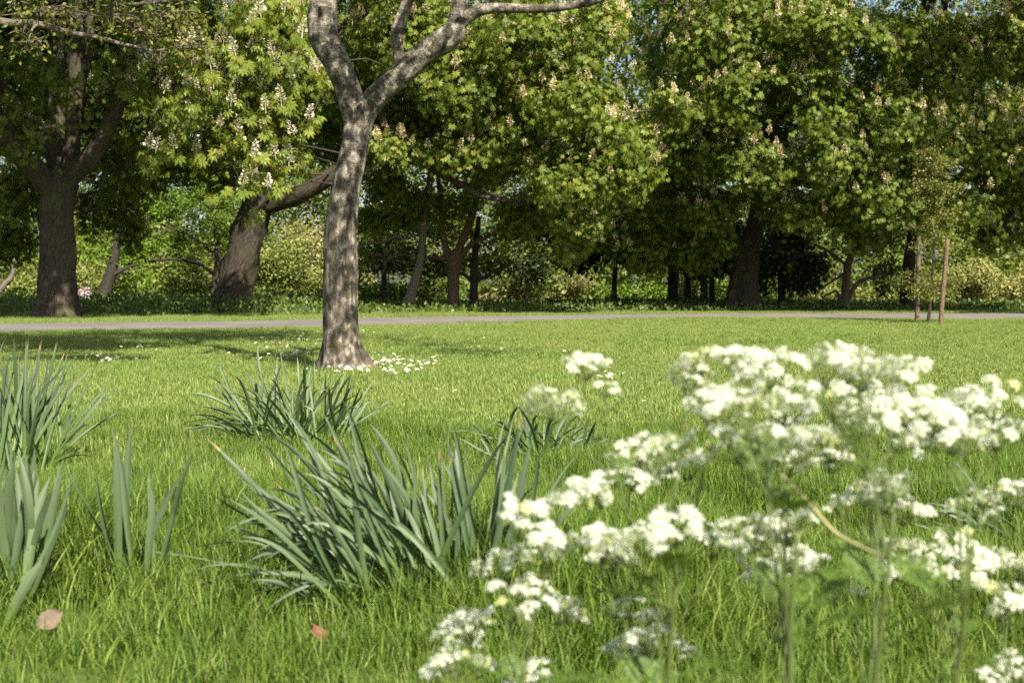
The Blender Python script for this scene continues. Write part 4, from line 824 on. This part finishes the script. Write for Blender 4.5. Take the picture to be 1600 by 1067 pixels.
def instancer(name, pts, rot, scl, idx, meshes):
    me = raw_mesh(name, pts, [], meshes[0].materials[0], {'rot': ('FLOAT_VECTOR', rot), 'scl': ('FLOAT_VECTOR', scl), 'pick': ('INT', idx)})
    o = mobj(name, me)
    ng = bpy.data.node_groups.new(name, 'GeometryNodeTree')
    ng.interface.new_socket('Geometry', in_out='INPUT', socket_type='NodeSocketGeometry'); ng.interface.new_socket('Geometry', in_out='OUTPUT', socket_type='NodeSocketGeometry')
    gi = ng.nodes.new('NodeGroupInput'); go = ng.nodes.new('NodeGroupOutput'); ip = ng.nodes.new('GeometryNodeInstanceOnPoints'); jn = ng.nodes.new('GeometryNodeJoinGeometry')
    for m in meshes:
        so = bpy.data.objects.new(name + '_tuft', m)
        oi = ng.nodes.new('GeometryNodeObjectInfo'); oi.inputs[0].default_value = so
        g2 = ng.nodes.new('GeometryNodeGeometryToInstance'); ng.links.new(oi.outputs['Geometry'], g2.inputs[0]); ng.links.new(g2.outputs[0], jn.inputs[0])
    def na(n, ty):
        a = ng.nodes.new('GeometryNodeInputNamedAttribute'); a.data_type = ty; a.inputs[0].default_value = n; return a.outputs[0]
    ng.links.new(gi.outputs[0], ip.inputs['Points']); ng.links.new(jn.outputs[0], ip.inputs['Instance'])
    ip.inputs['Pick Instance'].default_value = True
    ng.links.new(na('pick', 'INT'), ip.inputs['Instance Index'])
    e2r = ng.nodes.new('FunctionNodeEulerToRotation'); ng.links.new(na('rot', 'FLOAT_VECTOR'), e2r.inputs[0]); ng.links.new(e2r.outputs[0], ip.inputs['Rotation'])
    ng.links.new(na('scl', 'FLOAT_VECTOR'), ip.inputs['Scale']); ng.links.new(ip.outputs[0], go.inputs[0])
    md = o.modifiers.new('instances', 'NODES'); md.node_group = ng
    return o
def backdrop():
    """the far-off wood behind the border: one mass of foliage"""
    cl = []
    for i in range(6):
        r = np.random.default_rng(700 + i); mb = MB(); d = nrm(r.normal(size=(260, 3))); p = d * (1 - np.abs(r.normal(size=(260, 1))) * .35) * np.array([1.0, .8, .75])
        scatter_leaves(mb, p, d, 710 + i, (.10, .19), (0, 1), None, per=1, spread=.08); cl.append(mb.mesh('leaf_cluster', M['far']))
    r = np.random.default_rng(71); pts = []
    for X in np.arange(-31, 34, 1.15):
        for z in np.arange(.4, 20, 1.0):
            for Y in (49.5, 54, 60, 66):
                if Y < 50 and z > 2.4: continue
                if r.uniform() < (.03 if z > 5 else .02): continue
                pts.append((X + r.normal() * .4, Y + r.normal() * 1.5, z + r.normal() * .35))
    pts = np.array(pts); f = FN(33, .45); n = len(pts); sc = np.clip(1.0 + .35 * f(pts), .6, 1.6)
    o = instancer('far_woodland', pts, r.uniform(0, 6.28, (n, 3)) * np.array([.1, .1, 1]), np.stack([sc] * 3, -1), r.integers(0, 6, n), cl)
    tag(o, 'far mass of green woodland closing the view', 'woodland', kind='stuff')
backdrop()
def lawn():
    sh = [blade_patch(300 + i, 430, .31, .042, .0055) for i in range(6)]
    r = np.random.default_rng(41); sp = .345
    X, Y = np.meshgrid(np.arange(-18, 18, sp), np.arange(4.5, 42, sp)); X = (X + r.uniform(-.5, .5, X.shape) * sp).ravel(); Y = (Y + r.uniform(-.5, .5, Y.shape) * sp).ravel()
    ok = np.abs(X) < Y * .37 + 1.4; X, Y = X[ok], Y[ok]
    ok = ~on_path(X, Y, .06); X, Y = X[ok], Y[ok]; n = len(X)
    f = FN(9, .9); tallness = 1 + .2 * f(np.stack([X, Y, 0 * X], -1))
    sz = np.where(Y > np.interp(X, pf[:, 0], pf[:, 1]), 1.5, 1.0) * np.clip(tallness + r.normal(size=n) * .22, .5, 1.8)
    sxy = r.uniform(.85, 1.15, n); scl = np.stack([sxy, sxy, sz * np.interp(Y, [4.6, 7, 10], [1.5, 1.05, .9])], -1)
    o = instancer('lawn_grass', np.stack([X, Y, 0 * X], -1), np.stack([0 * X, 0 * X, r.uniform(0, 6.28, n)], -1), scl, r.integers(0, 6, n), sh)
    tag(o, 'short bright green lawn grass across the middle distance', 'grass', kind='stuff')
    tl = [blade_patch(400 + i, 26, .07, .21, .0048, True) for i in range(10)]
    r = np.random.default_rng(43); n = int(8.2 * 6 * 680); X = r.uniform(-4.1, 4.1, n); Y = r.uniform(1.7, 7.7, n)
    ok = np.abs(X) < Y * .37 + .9; X, Y = X[ok], Y[ok]
    ok = r.uniform(size=len(X)) < np.interp(Y, [4.8, 7.7], [1, .06]); X, Y = X[ok], Y[ok]
    f = FN(19, 1.6); f2 = FN(29, 5.0); hn = .55 + .12 * f(np.stack([X, Y, 0 * X], -1)) + .26 * f2(np.stack([X, Y, 0 * X], -1))
    ok = hn + .12 > r.uniform(-.6, .42, len(X)); X, Y, hn = X[ok], Y[ok], hn[ok]
    hh = np.interp(Y, [1.2, 2.8, 3.5, 4.3, 5.4, 7.6], [1.0, .92, .74, .55, .38, .26]) * np.clip(.3 + 1.3 * hn, .42, 1.7)
    n = len(X); scl = np.stack([np.clip(hh + .25, .6, 1.2)] * 2 + [hh], -1)
    o = instancer('long_grass', np.stack([X, Y, 0 * X], -1), np.stack([r.normal(size=n) * .12, r.normal(size=n) * .12, r.uniform(0, 6.28, n)], -1), scl, r.integers(0, 10, n), tl)
    tag(o, 'long unmown grass in the foreground around the daffodils', 'grass', kind='stuff')
    r = np.random.default_rng(47); n = 900; Y = np.sqrt(r.uniform(6.5 ** 2, 26 ** 2, n)); X = r.uniform(-1, 1, n) * (Y * .37 + 1)
    f = FN(39, .8); ok = (f(np.stack([X, Y, 0 * X], -1)) > -.1) & ~on_path(X, Y, .1); X, Y = X[ok], Y[ok]; n = len(X); q = r.uniform(.6, 1.5, n)
    o = instancer('grass_tufts', np.stack([X, Y, 0 * X], -1), np.stack([0 * X, 0 * X, r.uniform(0, 6.28, n)], -1), np.stack([q, q, r.uniform(.25, .5, n)], -1), r.integers(0, 10, n), tl)
    tag(o, 'scattered darker tufts of longer grass on the lawn', 'grass', kind='stuff')
lawn()

# ------------------------------------------------------------------ daisies
def daisy_mesh(seed):
    r = np.random.default_rng(seed); V = []; Q = []; T = []; mi = []
    R0 = .0135
    k = 12
    for i in range(k):
        a = i * 2 * math.pi / k; da = .2; b = len(V)
        for rr, aa, z in ((.004, a, .046), (R0 * .8, a - da, .049), (R0, a, .050), (R0 * .8, a + da, .049)): V.append((math.cos(aa) * rr, math.sin(aa) * rr, z))
        Q.append((b, b + 1, b + 2, b + 3)); mi.append(0)
    b = len(V)
    for i in range(6): a = i * math.pi / 3; V.append((math.cos(a) * .005, math.sin(a) * .005, .0495))
    V.append((0, 0, .052))
    for i in range(6): T.append((b + i, b + (i + 1) % 6, b + 6))
    b = len(V); V += [(.0012, 0, 0), (-.0008, .001, 0), (-.0008, -.001, 0), (0, 0, .047)]
    T += [(b, b + 1, b + 3), (b + 1, b + 2, b + 3), (b + 2, b, b + 3)]
    return raw_mesh('daisy', np.array(V), [np.array(Q), np.array(T)], [M['daisy_white'], M['daisy_yellow'], M['parsley_stem']], None, False, [0] * 12 + [1] * 6 + [2] * 3)
M['daisy_white'] = plain('daisy_white', (.82, .82, .80), .6, .2, .05, 40, .2); M['daisy_yellow'] = plain('daisy_yellow', (.62, .42, .03), .7)
def daisies():
    me = [daisy_mesh(i) for i in range(1)][0]; r = np.random.default_rng(51)
    def blob(x, y, sx, sy, n): return [(r.normal(x, sx), r.normal(y, sy)) for _ in range(n)]
    groups = [('daisies right of the silver tree foot', 'white daisy in the thick patch right of the silver tree foot', blob(635, 577, 26, 6, 70) + blob(595, 574, 14, 7, 26)),
              ('daisies before the silver tree foot', 'white daisy in the ring just before the silver tree foot', blob(560, 586, 24, 4, 24) + blob(510, 588, 16, 3, 8)),
              ('daisies behind the silver tree', 'white daisy scattered on shaded lawn left of the silver tree', blob(440, 545, 36, 14, 60) + blob(470, 560, 24, 8, 26)),
              ('daisies on the shaded lawn', 'white daisy in the small shaded cluster on the far left lawn', blob(160, 568, 18, 2, 18) + blob(225, 548, 20, 4, 8) + blob(140, 538, 16, 3, 4)),
              ('daisies on the sunlit lawn', 'white daisy lying on open sunlit lawn', blob(950, 597, 22, 2.5, 14) + blob(685, 624, 14, 2, 4) + blob(650, 624, 4, 2, 2) + blob(735, 545, 20, 5, 6) + blob(590, 520, 25, 4, 12) + [(1297, 545), (880, 560), (1010, 640)])]
    for grp, lab, pts in groups:
        for x, y in pts:
            g = G(x, max(y, 515))
            if on_path(g[0], g[1], .1) or math.hypot(g[0] + 1.38, g[1] - 11.55) < .22: continue
            s = r.uniform(.95, 1.5); o = mobj('daisy', me, None, g); o.scale = (s, s, s * r.uniform(.8, 1.4)); o.rotation_euler = (r.normal() * .3 + .25, r.normal() * .3, r.uniform(0, 6.28))
            tag(o, lab, 'daisy', grp)
    # far verge specks
    for x, y in blob(300, 499, 14, 1, 9) + blob(565, 493, 6, .8, 6):
        g = G(x, y)
        if on_path(g[0], g[1], .1): continue
        o = mobj('daisy', me, None, g); o.scale = (1.5, 1.5, 1.6); o.rotation_euler = (.4, 0, r.uniform(0, 6)); tag(o, 'white daisy on the verge behind the path', 'daisy', 'daisies on the far verge')
daisies()

# ------------------------------------------------------------------ cow parsley
def umbellet_mesh(seed, n=20, rad=.0105, mat='petal'):
    r = np.random.default_rng(seed); mb = MB(); V0, F0 = OV2
    for i in range(n):
        u = math.sqrt((i + .5) / n); az = i * 2.399; c = np.array([math.cos(az) * u * rad, math.sin(az) * u * rad, .006 * (1 - u * u) + r.normal() * .0007])
        nor = nrm(np.array([math.cos(az) * u * .7, math.sin(az) * u * .7, 1.]) + r.normal(size=3) * .2)
        a = nrm(np.cross(nor, [.3, .8, .1])); b = np.cross(nor, a)
        k = 5; aa = np.arange(k) * 2 * math.pi / k + r.uniform(0, 6); f = a * np.cos(aa)[:, None] + b * np.sin(aa)[:, None]
        big_ = np.where(f @ np.array([math.cos(az), math.sin(az), 0]) > .4, 1.5 if u > .6 else 1, 1)
        put(mb, OV2, np.tile(c, (k, 1)), f, np.tile(nor, (k, 1)), .0024 * big_ * r.uniform(.8, 1.25, k), r.uniform(.2, 1, k))
    # pedicels: a shallow green funnel under the florets
    m = 8; aa = np.arange(m) * 2 * math.pi / m
    mb.add(np.vstack([np.stack([np.cos(aa) * rad * .7, np.sin(aa) * rad * .7, 0 * aa + .001], -1), [[0, 0, -.008]]]), tris=[(i, m, (i + 1) % m) for i in range(0, m, 2)], tint=np.zeros(m + 1))
    return mb.mesh('umbellet', M[mat])
UMB = [umbellet_mesh(i, 18 + i * 2) for i in range(4)] + [umbellet_mesh(9, 14, .007, 'bud')]
def umbel_kit(seed):
    """mesh of rays plus transforms of the umbellets on top of them"""
    r = np.random.default_rng(seed); n = int(r.integers(9, 14)); mb = MB(); tr = []
    for i in range(n):
        u = math.sqrt((i + .4) / n); az = i * 2.399 + r.normal() * .12; L = .034 * r.uniform(.8, 1.25)
        th = u * R(62); d = np.array([math.sin(th) * math.cos(az), math.sin(th) * math.sin(az), math.cos(th)])
        e = d * L; e[2] = e[2] * .75 + .008
        tube(mb, [(0, 0, 0), e * .5 + np.array([0, 0, -.002]), e], [.0008, .0007, .0006], 5, 2)
        tr.append((e, (-d[1] * .7, d[0] * .7, r.uniform(0, 6)), r.uniform(.72, 1.0)))
    return mb.mesh('umbel', M['parsley_stem'], True), tr
KITS = [umbel_kit(i + 80) for i in range(5)]
UM = [(915, 573, 62, 1), (868, 634, 78, 1), (1072, 608, 70, 1), (1098, 562, 62, 1), (1145, 560, 66, 1), (1205, 582, 92, 2), (1180, 612, 80, 2), (1290, 578, 92, 3), (1345, 585, 96, 3), (1400, 590, 86, 3), (1128, 640, 92, 2), (1170, 655, 98, 2), (1225, 640, 84, 2), (1305, 630, 86, 3), (1415, 640, 96, 3), (1365, 655, 84, 3), (1455, 655, 86, 4), (1505, 640, 80, 4), (1552, 632, 92, 4), (1490, 685, 86, 4), (1555, 680, 86, 4), (1250, 695, 96, 2), (1300, 700, 80, 3), (1160, 700, 90, 2), (1050, 712, 88, 1), (1000, 708, 72, 1), (940, 768, 86, 1), (985, 745, 62, 1),
      (810, 815, 88, 0), (870, 800, 80, 0), (850, 880, 88, 0), (790, 885, 74, 0), (735, 985, 84, 0), (800, 945, 90, 0), (715, 1050, 92, 0), (830, 1060, 74, 0), (940, 855, 84, 1), (985, 860, 92, 1), (1055, 828, 96, 1), (1110, 850, 70, 1), (1180, 838, 92, 2), (1235, 830, 86, 2), (1225, 875, 80, 2), (1385, 775, 92, 3), (1410, 800, 70, 3), (1350, 768, 60, 3), (1490, 862, 84, 4), (1450, 870, 56, 4), (1395, 888, 62, 3), (1560, 945, 88, 5), (1590, 890, 70, 5), (1540, 880, 66, 5), (1528, 788, 66, 4), (1590, 772, 66, 5), (1015, 1005, 80, 1), (985, 1025, 70, 1), (985, 944, 52, 1), (1590, 1045, 70, 5), (1230, 725, 60, 2), (1270, 880, 60, 2)]
PL = [(('cow parsley plant with its low white umbels over the daffodils, nearest the photo centre'), 830, 1.42), ('cow parsley plant with scattered greyish umbels left of the main white mass', 1060, 1.44), ('cow parsley plant with crowded umbels behind the pale dry stalk', 1215, 1.40), ('cow parsley plant with the brightest top umbels in the white mass', 1320, 1.36), ('cow parsley plant with broad umbels right of the brightest ones', 1400, 1.38), ('cow parsley plant cut by the photo edge', 1560, 1.36)]
def parsley():
    r = np.random.default_rng(91)
    for x, y, w, p_ in list(UM):
        if r.uniform() < .55: UM.append((x + r.normal() * 42, y + abs(r.normal()) * 22 - 4, w * r.uniform(.5, .85), p_))
    for pi, (lab, bx, Yb) in enumerate(PL):
        um = [u for u in UM if u[3] == pi]
        base = np.array([(bx - 800) / F * Yb, Yb, 0.])
        root = empty('cow_parsley', base, lab, 'cow parsley', 'cow parsley plants in the foreground')
        pos = []
        for x, y, w, _ in um:
            Y = float(np.clip(.078 / (w / F), 1.2, 2.6)) * r.uniform(.72, .80); pos.append(P(x, y, np.clip(Y, 1.18, 1.75)))
        pos = np.array(pos); cen = pos.mean(0)
        topz = pos[:, 2].max()
        stem_top = np.array([base[0] * .45 + cen[0] * .55, Yb, min(topz - .10, cen[2] - .03)])
        mb = MB(); sp = tube(mb, [base, base * .7 + stem_top * .3 + r.normal(size=3) * .01, base * .3 + stem_top * .7 + r.normal(size=3) * .012, stem_top], [.0034, .003, .0025, .0018], 8, 6, .05, pi)
        mobj('stem', mb.mesh('stem', M['parsley_stem'], True), root)
        if pi == 3:
            q = P(1310, 835, 1.42); s0 = sp[np.argmin(np.abs(sp[:, 2] - (q[2] - .015)))]
            m2 = MB(); tube(m2, [s0, q, P(1266, 787, 1.43), P(1222, 742, 1.45)], [.0014, .0016, .0016, .0013], 7, 4, .08, 2); mobj('dead_shoot', m2.mesh('dead_shoot', M['straw'], True), root)
        # side shoots: umbels are gathered by nearness and each group shares a shoot
        left = list(range(len(pos))); gi = 0
        while left:
            i0 = max(left, key=lambda i: pos[i][2]); grp = sorted(left, key=lambda i: np.linalg.norm(pos[i] - pos[i0]))[:4]
            grp = [i for i in grp if np.linalg.norm(pos[i] - pos[i0]) < .13]
            for i in grp: left.remove(i)
            gc = pos[grp].mean(0); node = gc + np.array([(stem_top[0] - gc[0]) * .3, (Yb - gc[1]) * .3, -.085]); node[2] = max(node[2], .1)
            zt = max(.06, node[2] - .09 - r.uniform(0, .06)); s0 = sp[np.argmin(np.abs(sp[:, 2] - zt))]
            m2 = MB(); tube(m2, [s0, (s0 + node) / 2 + np.array([0, 0, -.012]), node], [.0017, .0015, .0013], 6, 5)
            for i in grp: tube(m2, [node, node * .5 + pos[i] * .5 + np.array([0, 0, -.012]), pos[i] - np.array([0, 0, .03]), pos[i] - np.array([0, 0, .018])], [.0011, .001, .0009, .0008], 6, 4)
            mobj('shoot', m2.mesh('shoot', M['parsley_stem'], True), root)
            lf = MB(); fern(lf, node, nrm(node - s0 + r.normal(size=3) * .05), r.uniform(.05, .09), r)
            mobj('leaf', lf.mesh('leaf', M['parsley_leaf']), root)
        for i, (x, y, w, _) in enumerate(um):
            me, tr = KITS[r.integers(5)]; o = mobj('umbel', me, root, pos[i] - base - np.array([0, 0, .018]))
            s = float(w / F * pos[i][1] / .056); o.scale = (s,) * 3; rz = r.uniform(0, 6.28); o.rotation_euler = (r.normal(.1, .3), r.normal(.05, .3), rz)
            for e, ro, sc in tr:
                c = mobj('umbellet', UMB[4] if r.uniform() < .05 else UMB[r.integers(4)], o, e); c.rotation_euler = ro; c.scale = (sc,) * 3
        for q in range(9):
            lf = MB(); z = r.uniform(.06, .42); s0 = sp[np.argmin(np.abs(sp[:, 2] - z))]; az = r.uniform(0, 6.28); fern(lf, s0, np.array([math.cos(az), math.sin(az) * .5, .5]), r.uniform(.07, .13), r)
            mobj('leaf', lf.mesh('leaf', M['parsley_leaf']), root)
def fern(mb, s, d, L, r):
    """a twice divided feathery leaf"""
    d = nrm(np.asarray(d, float)); side = nrm(np.cross(d, [0, 0, 1.])); up = np.cross(side, d)
    Ps, Fs, Ns, Ss = [], [], [], []
    for i, t in enumerate(np.linspace(.3, 1, 10)):
        c = s + d * L * t + np.array([0, 0, -.25 * L * t * t])
        for sg in (-1, 1):
            sd = nrm(side * sg + d * .7 + up * .1); l2 = L * .45 * (1.1 - t)
            for u in np.linspace(.15, 1, 7):
                for s2 in (-1, 1):
                    Ps.append(c + sd * l2 * u); Fs.append(sd + d * .3 + np.cross(sd, up) * s2 * .9 + r.normal(size=3) * .2); Ns.append(up + r.normal(size=3) * .25); Ss.append(L * .055 * (1.25 - u * .5) * (1.15 - t * .5))
    n = len(Ps); put(mb, OV2, np.array(Ps), np.array(Fs), np.array(Ns), np.array(Ss), r.uniform(0, 1, n))
    tube(mb2 := MB(), [s, s + d * L * .5 + np.array([0, 0, -.06 * L]), s + d * L + np.array([0, 0, -.25 * L])], [.0016, .0012, .0005], 5, 3)
    mb.add(np.concatenate(mb2.V), mb2.q[0], mb2.t[0], tint=np.full(mb2.n, .4))
parsley()

# ------------------------------------------------------------------ dry stalk, fallen leaves, twigs
def dry_things():
    M['dry'] = plain('dry_leaf', (.19, .14, .10), .8, .2, .35, 60, .2); M['dry_dark'] = plain('dry_leaf_dark', (.20, .10, .055), .8, .2, .4, 60, .1);
    def fallen(lab, x, y, s, mat, seed, rot, z=.05):
        r = np.random.default_rng(seed); g = G(x, y, z); n, k = 9, 5; V = []
        for i in range(n):
            t = i / (n - 1); w = math.sin(math.pi * min(t * 1.04, 1)) ** .75 * .36
            for j in range(k): u = (j - 2) / 2; V.append(((t - .5) * s, u * w * s, s * (.13 * u * u * (1 if u > 0 else -.4) + .4 * (t - .4) ** 2 * (1 if t > .4 else .3) + r.normal() * .012)))
        Q = [(i * k + j, i * k + j + 1, (i + 1) * k + j + 1, (i + 1) * k + j) for i in range(n - 1) for j in range(k - 1)]
        o = mobj('fallen_leaf', raw_mesh('fallen_leaf', np.array(V), np.array(Q), M[mat], None, True), None, g); o.rotation_euler = rot; tag(o, lab, 'leaf', 'fallen leaves in the grass')
    fallen('curled pale brown fallen leaf in long grass below the lone upright daffodil leaves', 78, 968, .054, 'dry', 1, (.75, -.35, .5), .06)
    fallen('dark russet fallen leaf under the largest daffodil clump', 495, 990, .058, 'dry_dark', 2, (.7, .5, 1.2), .05)
    fallen('small brown fallen leaf behind the white umbels', 1295, 936, .05, 'dry', 3, (.8, .2, 2), .08)
    fallen('tiny dark fallen leaf on sunlit lawn left of the white mass', 1072, 667, .045, 'dry_dark', 4, (.6, .3, .4), .05)
    fallen('little straw coloured leaf lying on lawn by the sprawling daffodils', 1062, 752, .06, 'dry', 5, (.5, .1, 2.9), .05)
    for lab, l, w in (('thin dark twig lying on the lawn behind the right-hand umbels', [(1437, 749), (1455, 747), (1470, 747), (1484, 740)], .005), ('short reddish twig on the lawn near the flattened daffodils', [(1505, 756), (1520, 762), (1535, 767)], .004)):
        mb = MB(); tube(mb, [G(x, y, .055) for x, y in l], [w] * (len(l) - 1) + [w * .4], 6, 4, .15, 3)
        o = mobj('twig', mb.mesh('twig', M['bark_brown'], True)); tag(o, lab, 'twig', 'twigs on the lawn')
dry_things()
tris = sum(len(o.data.polygons) for o in scene.objects if o.type == 'MESH' and o.data.users == 1)
print('POLYS', tris, 'OBJ', len(scene.objects))
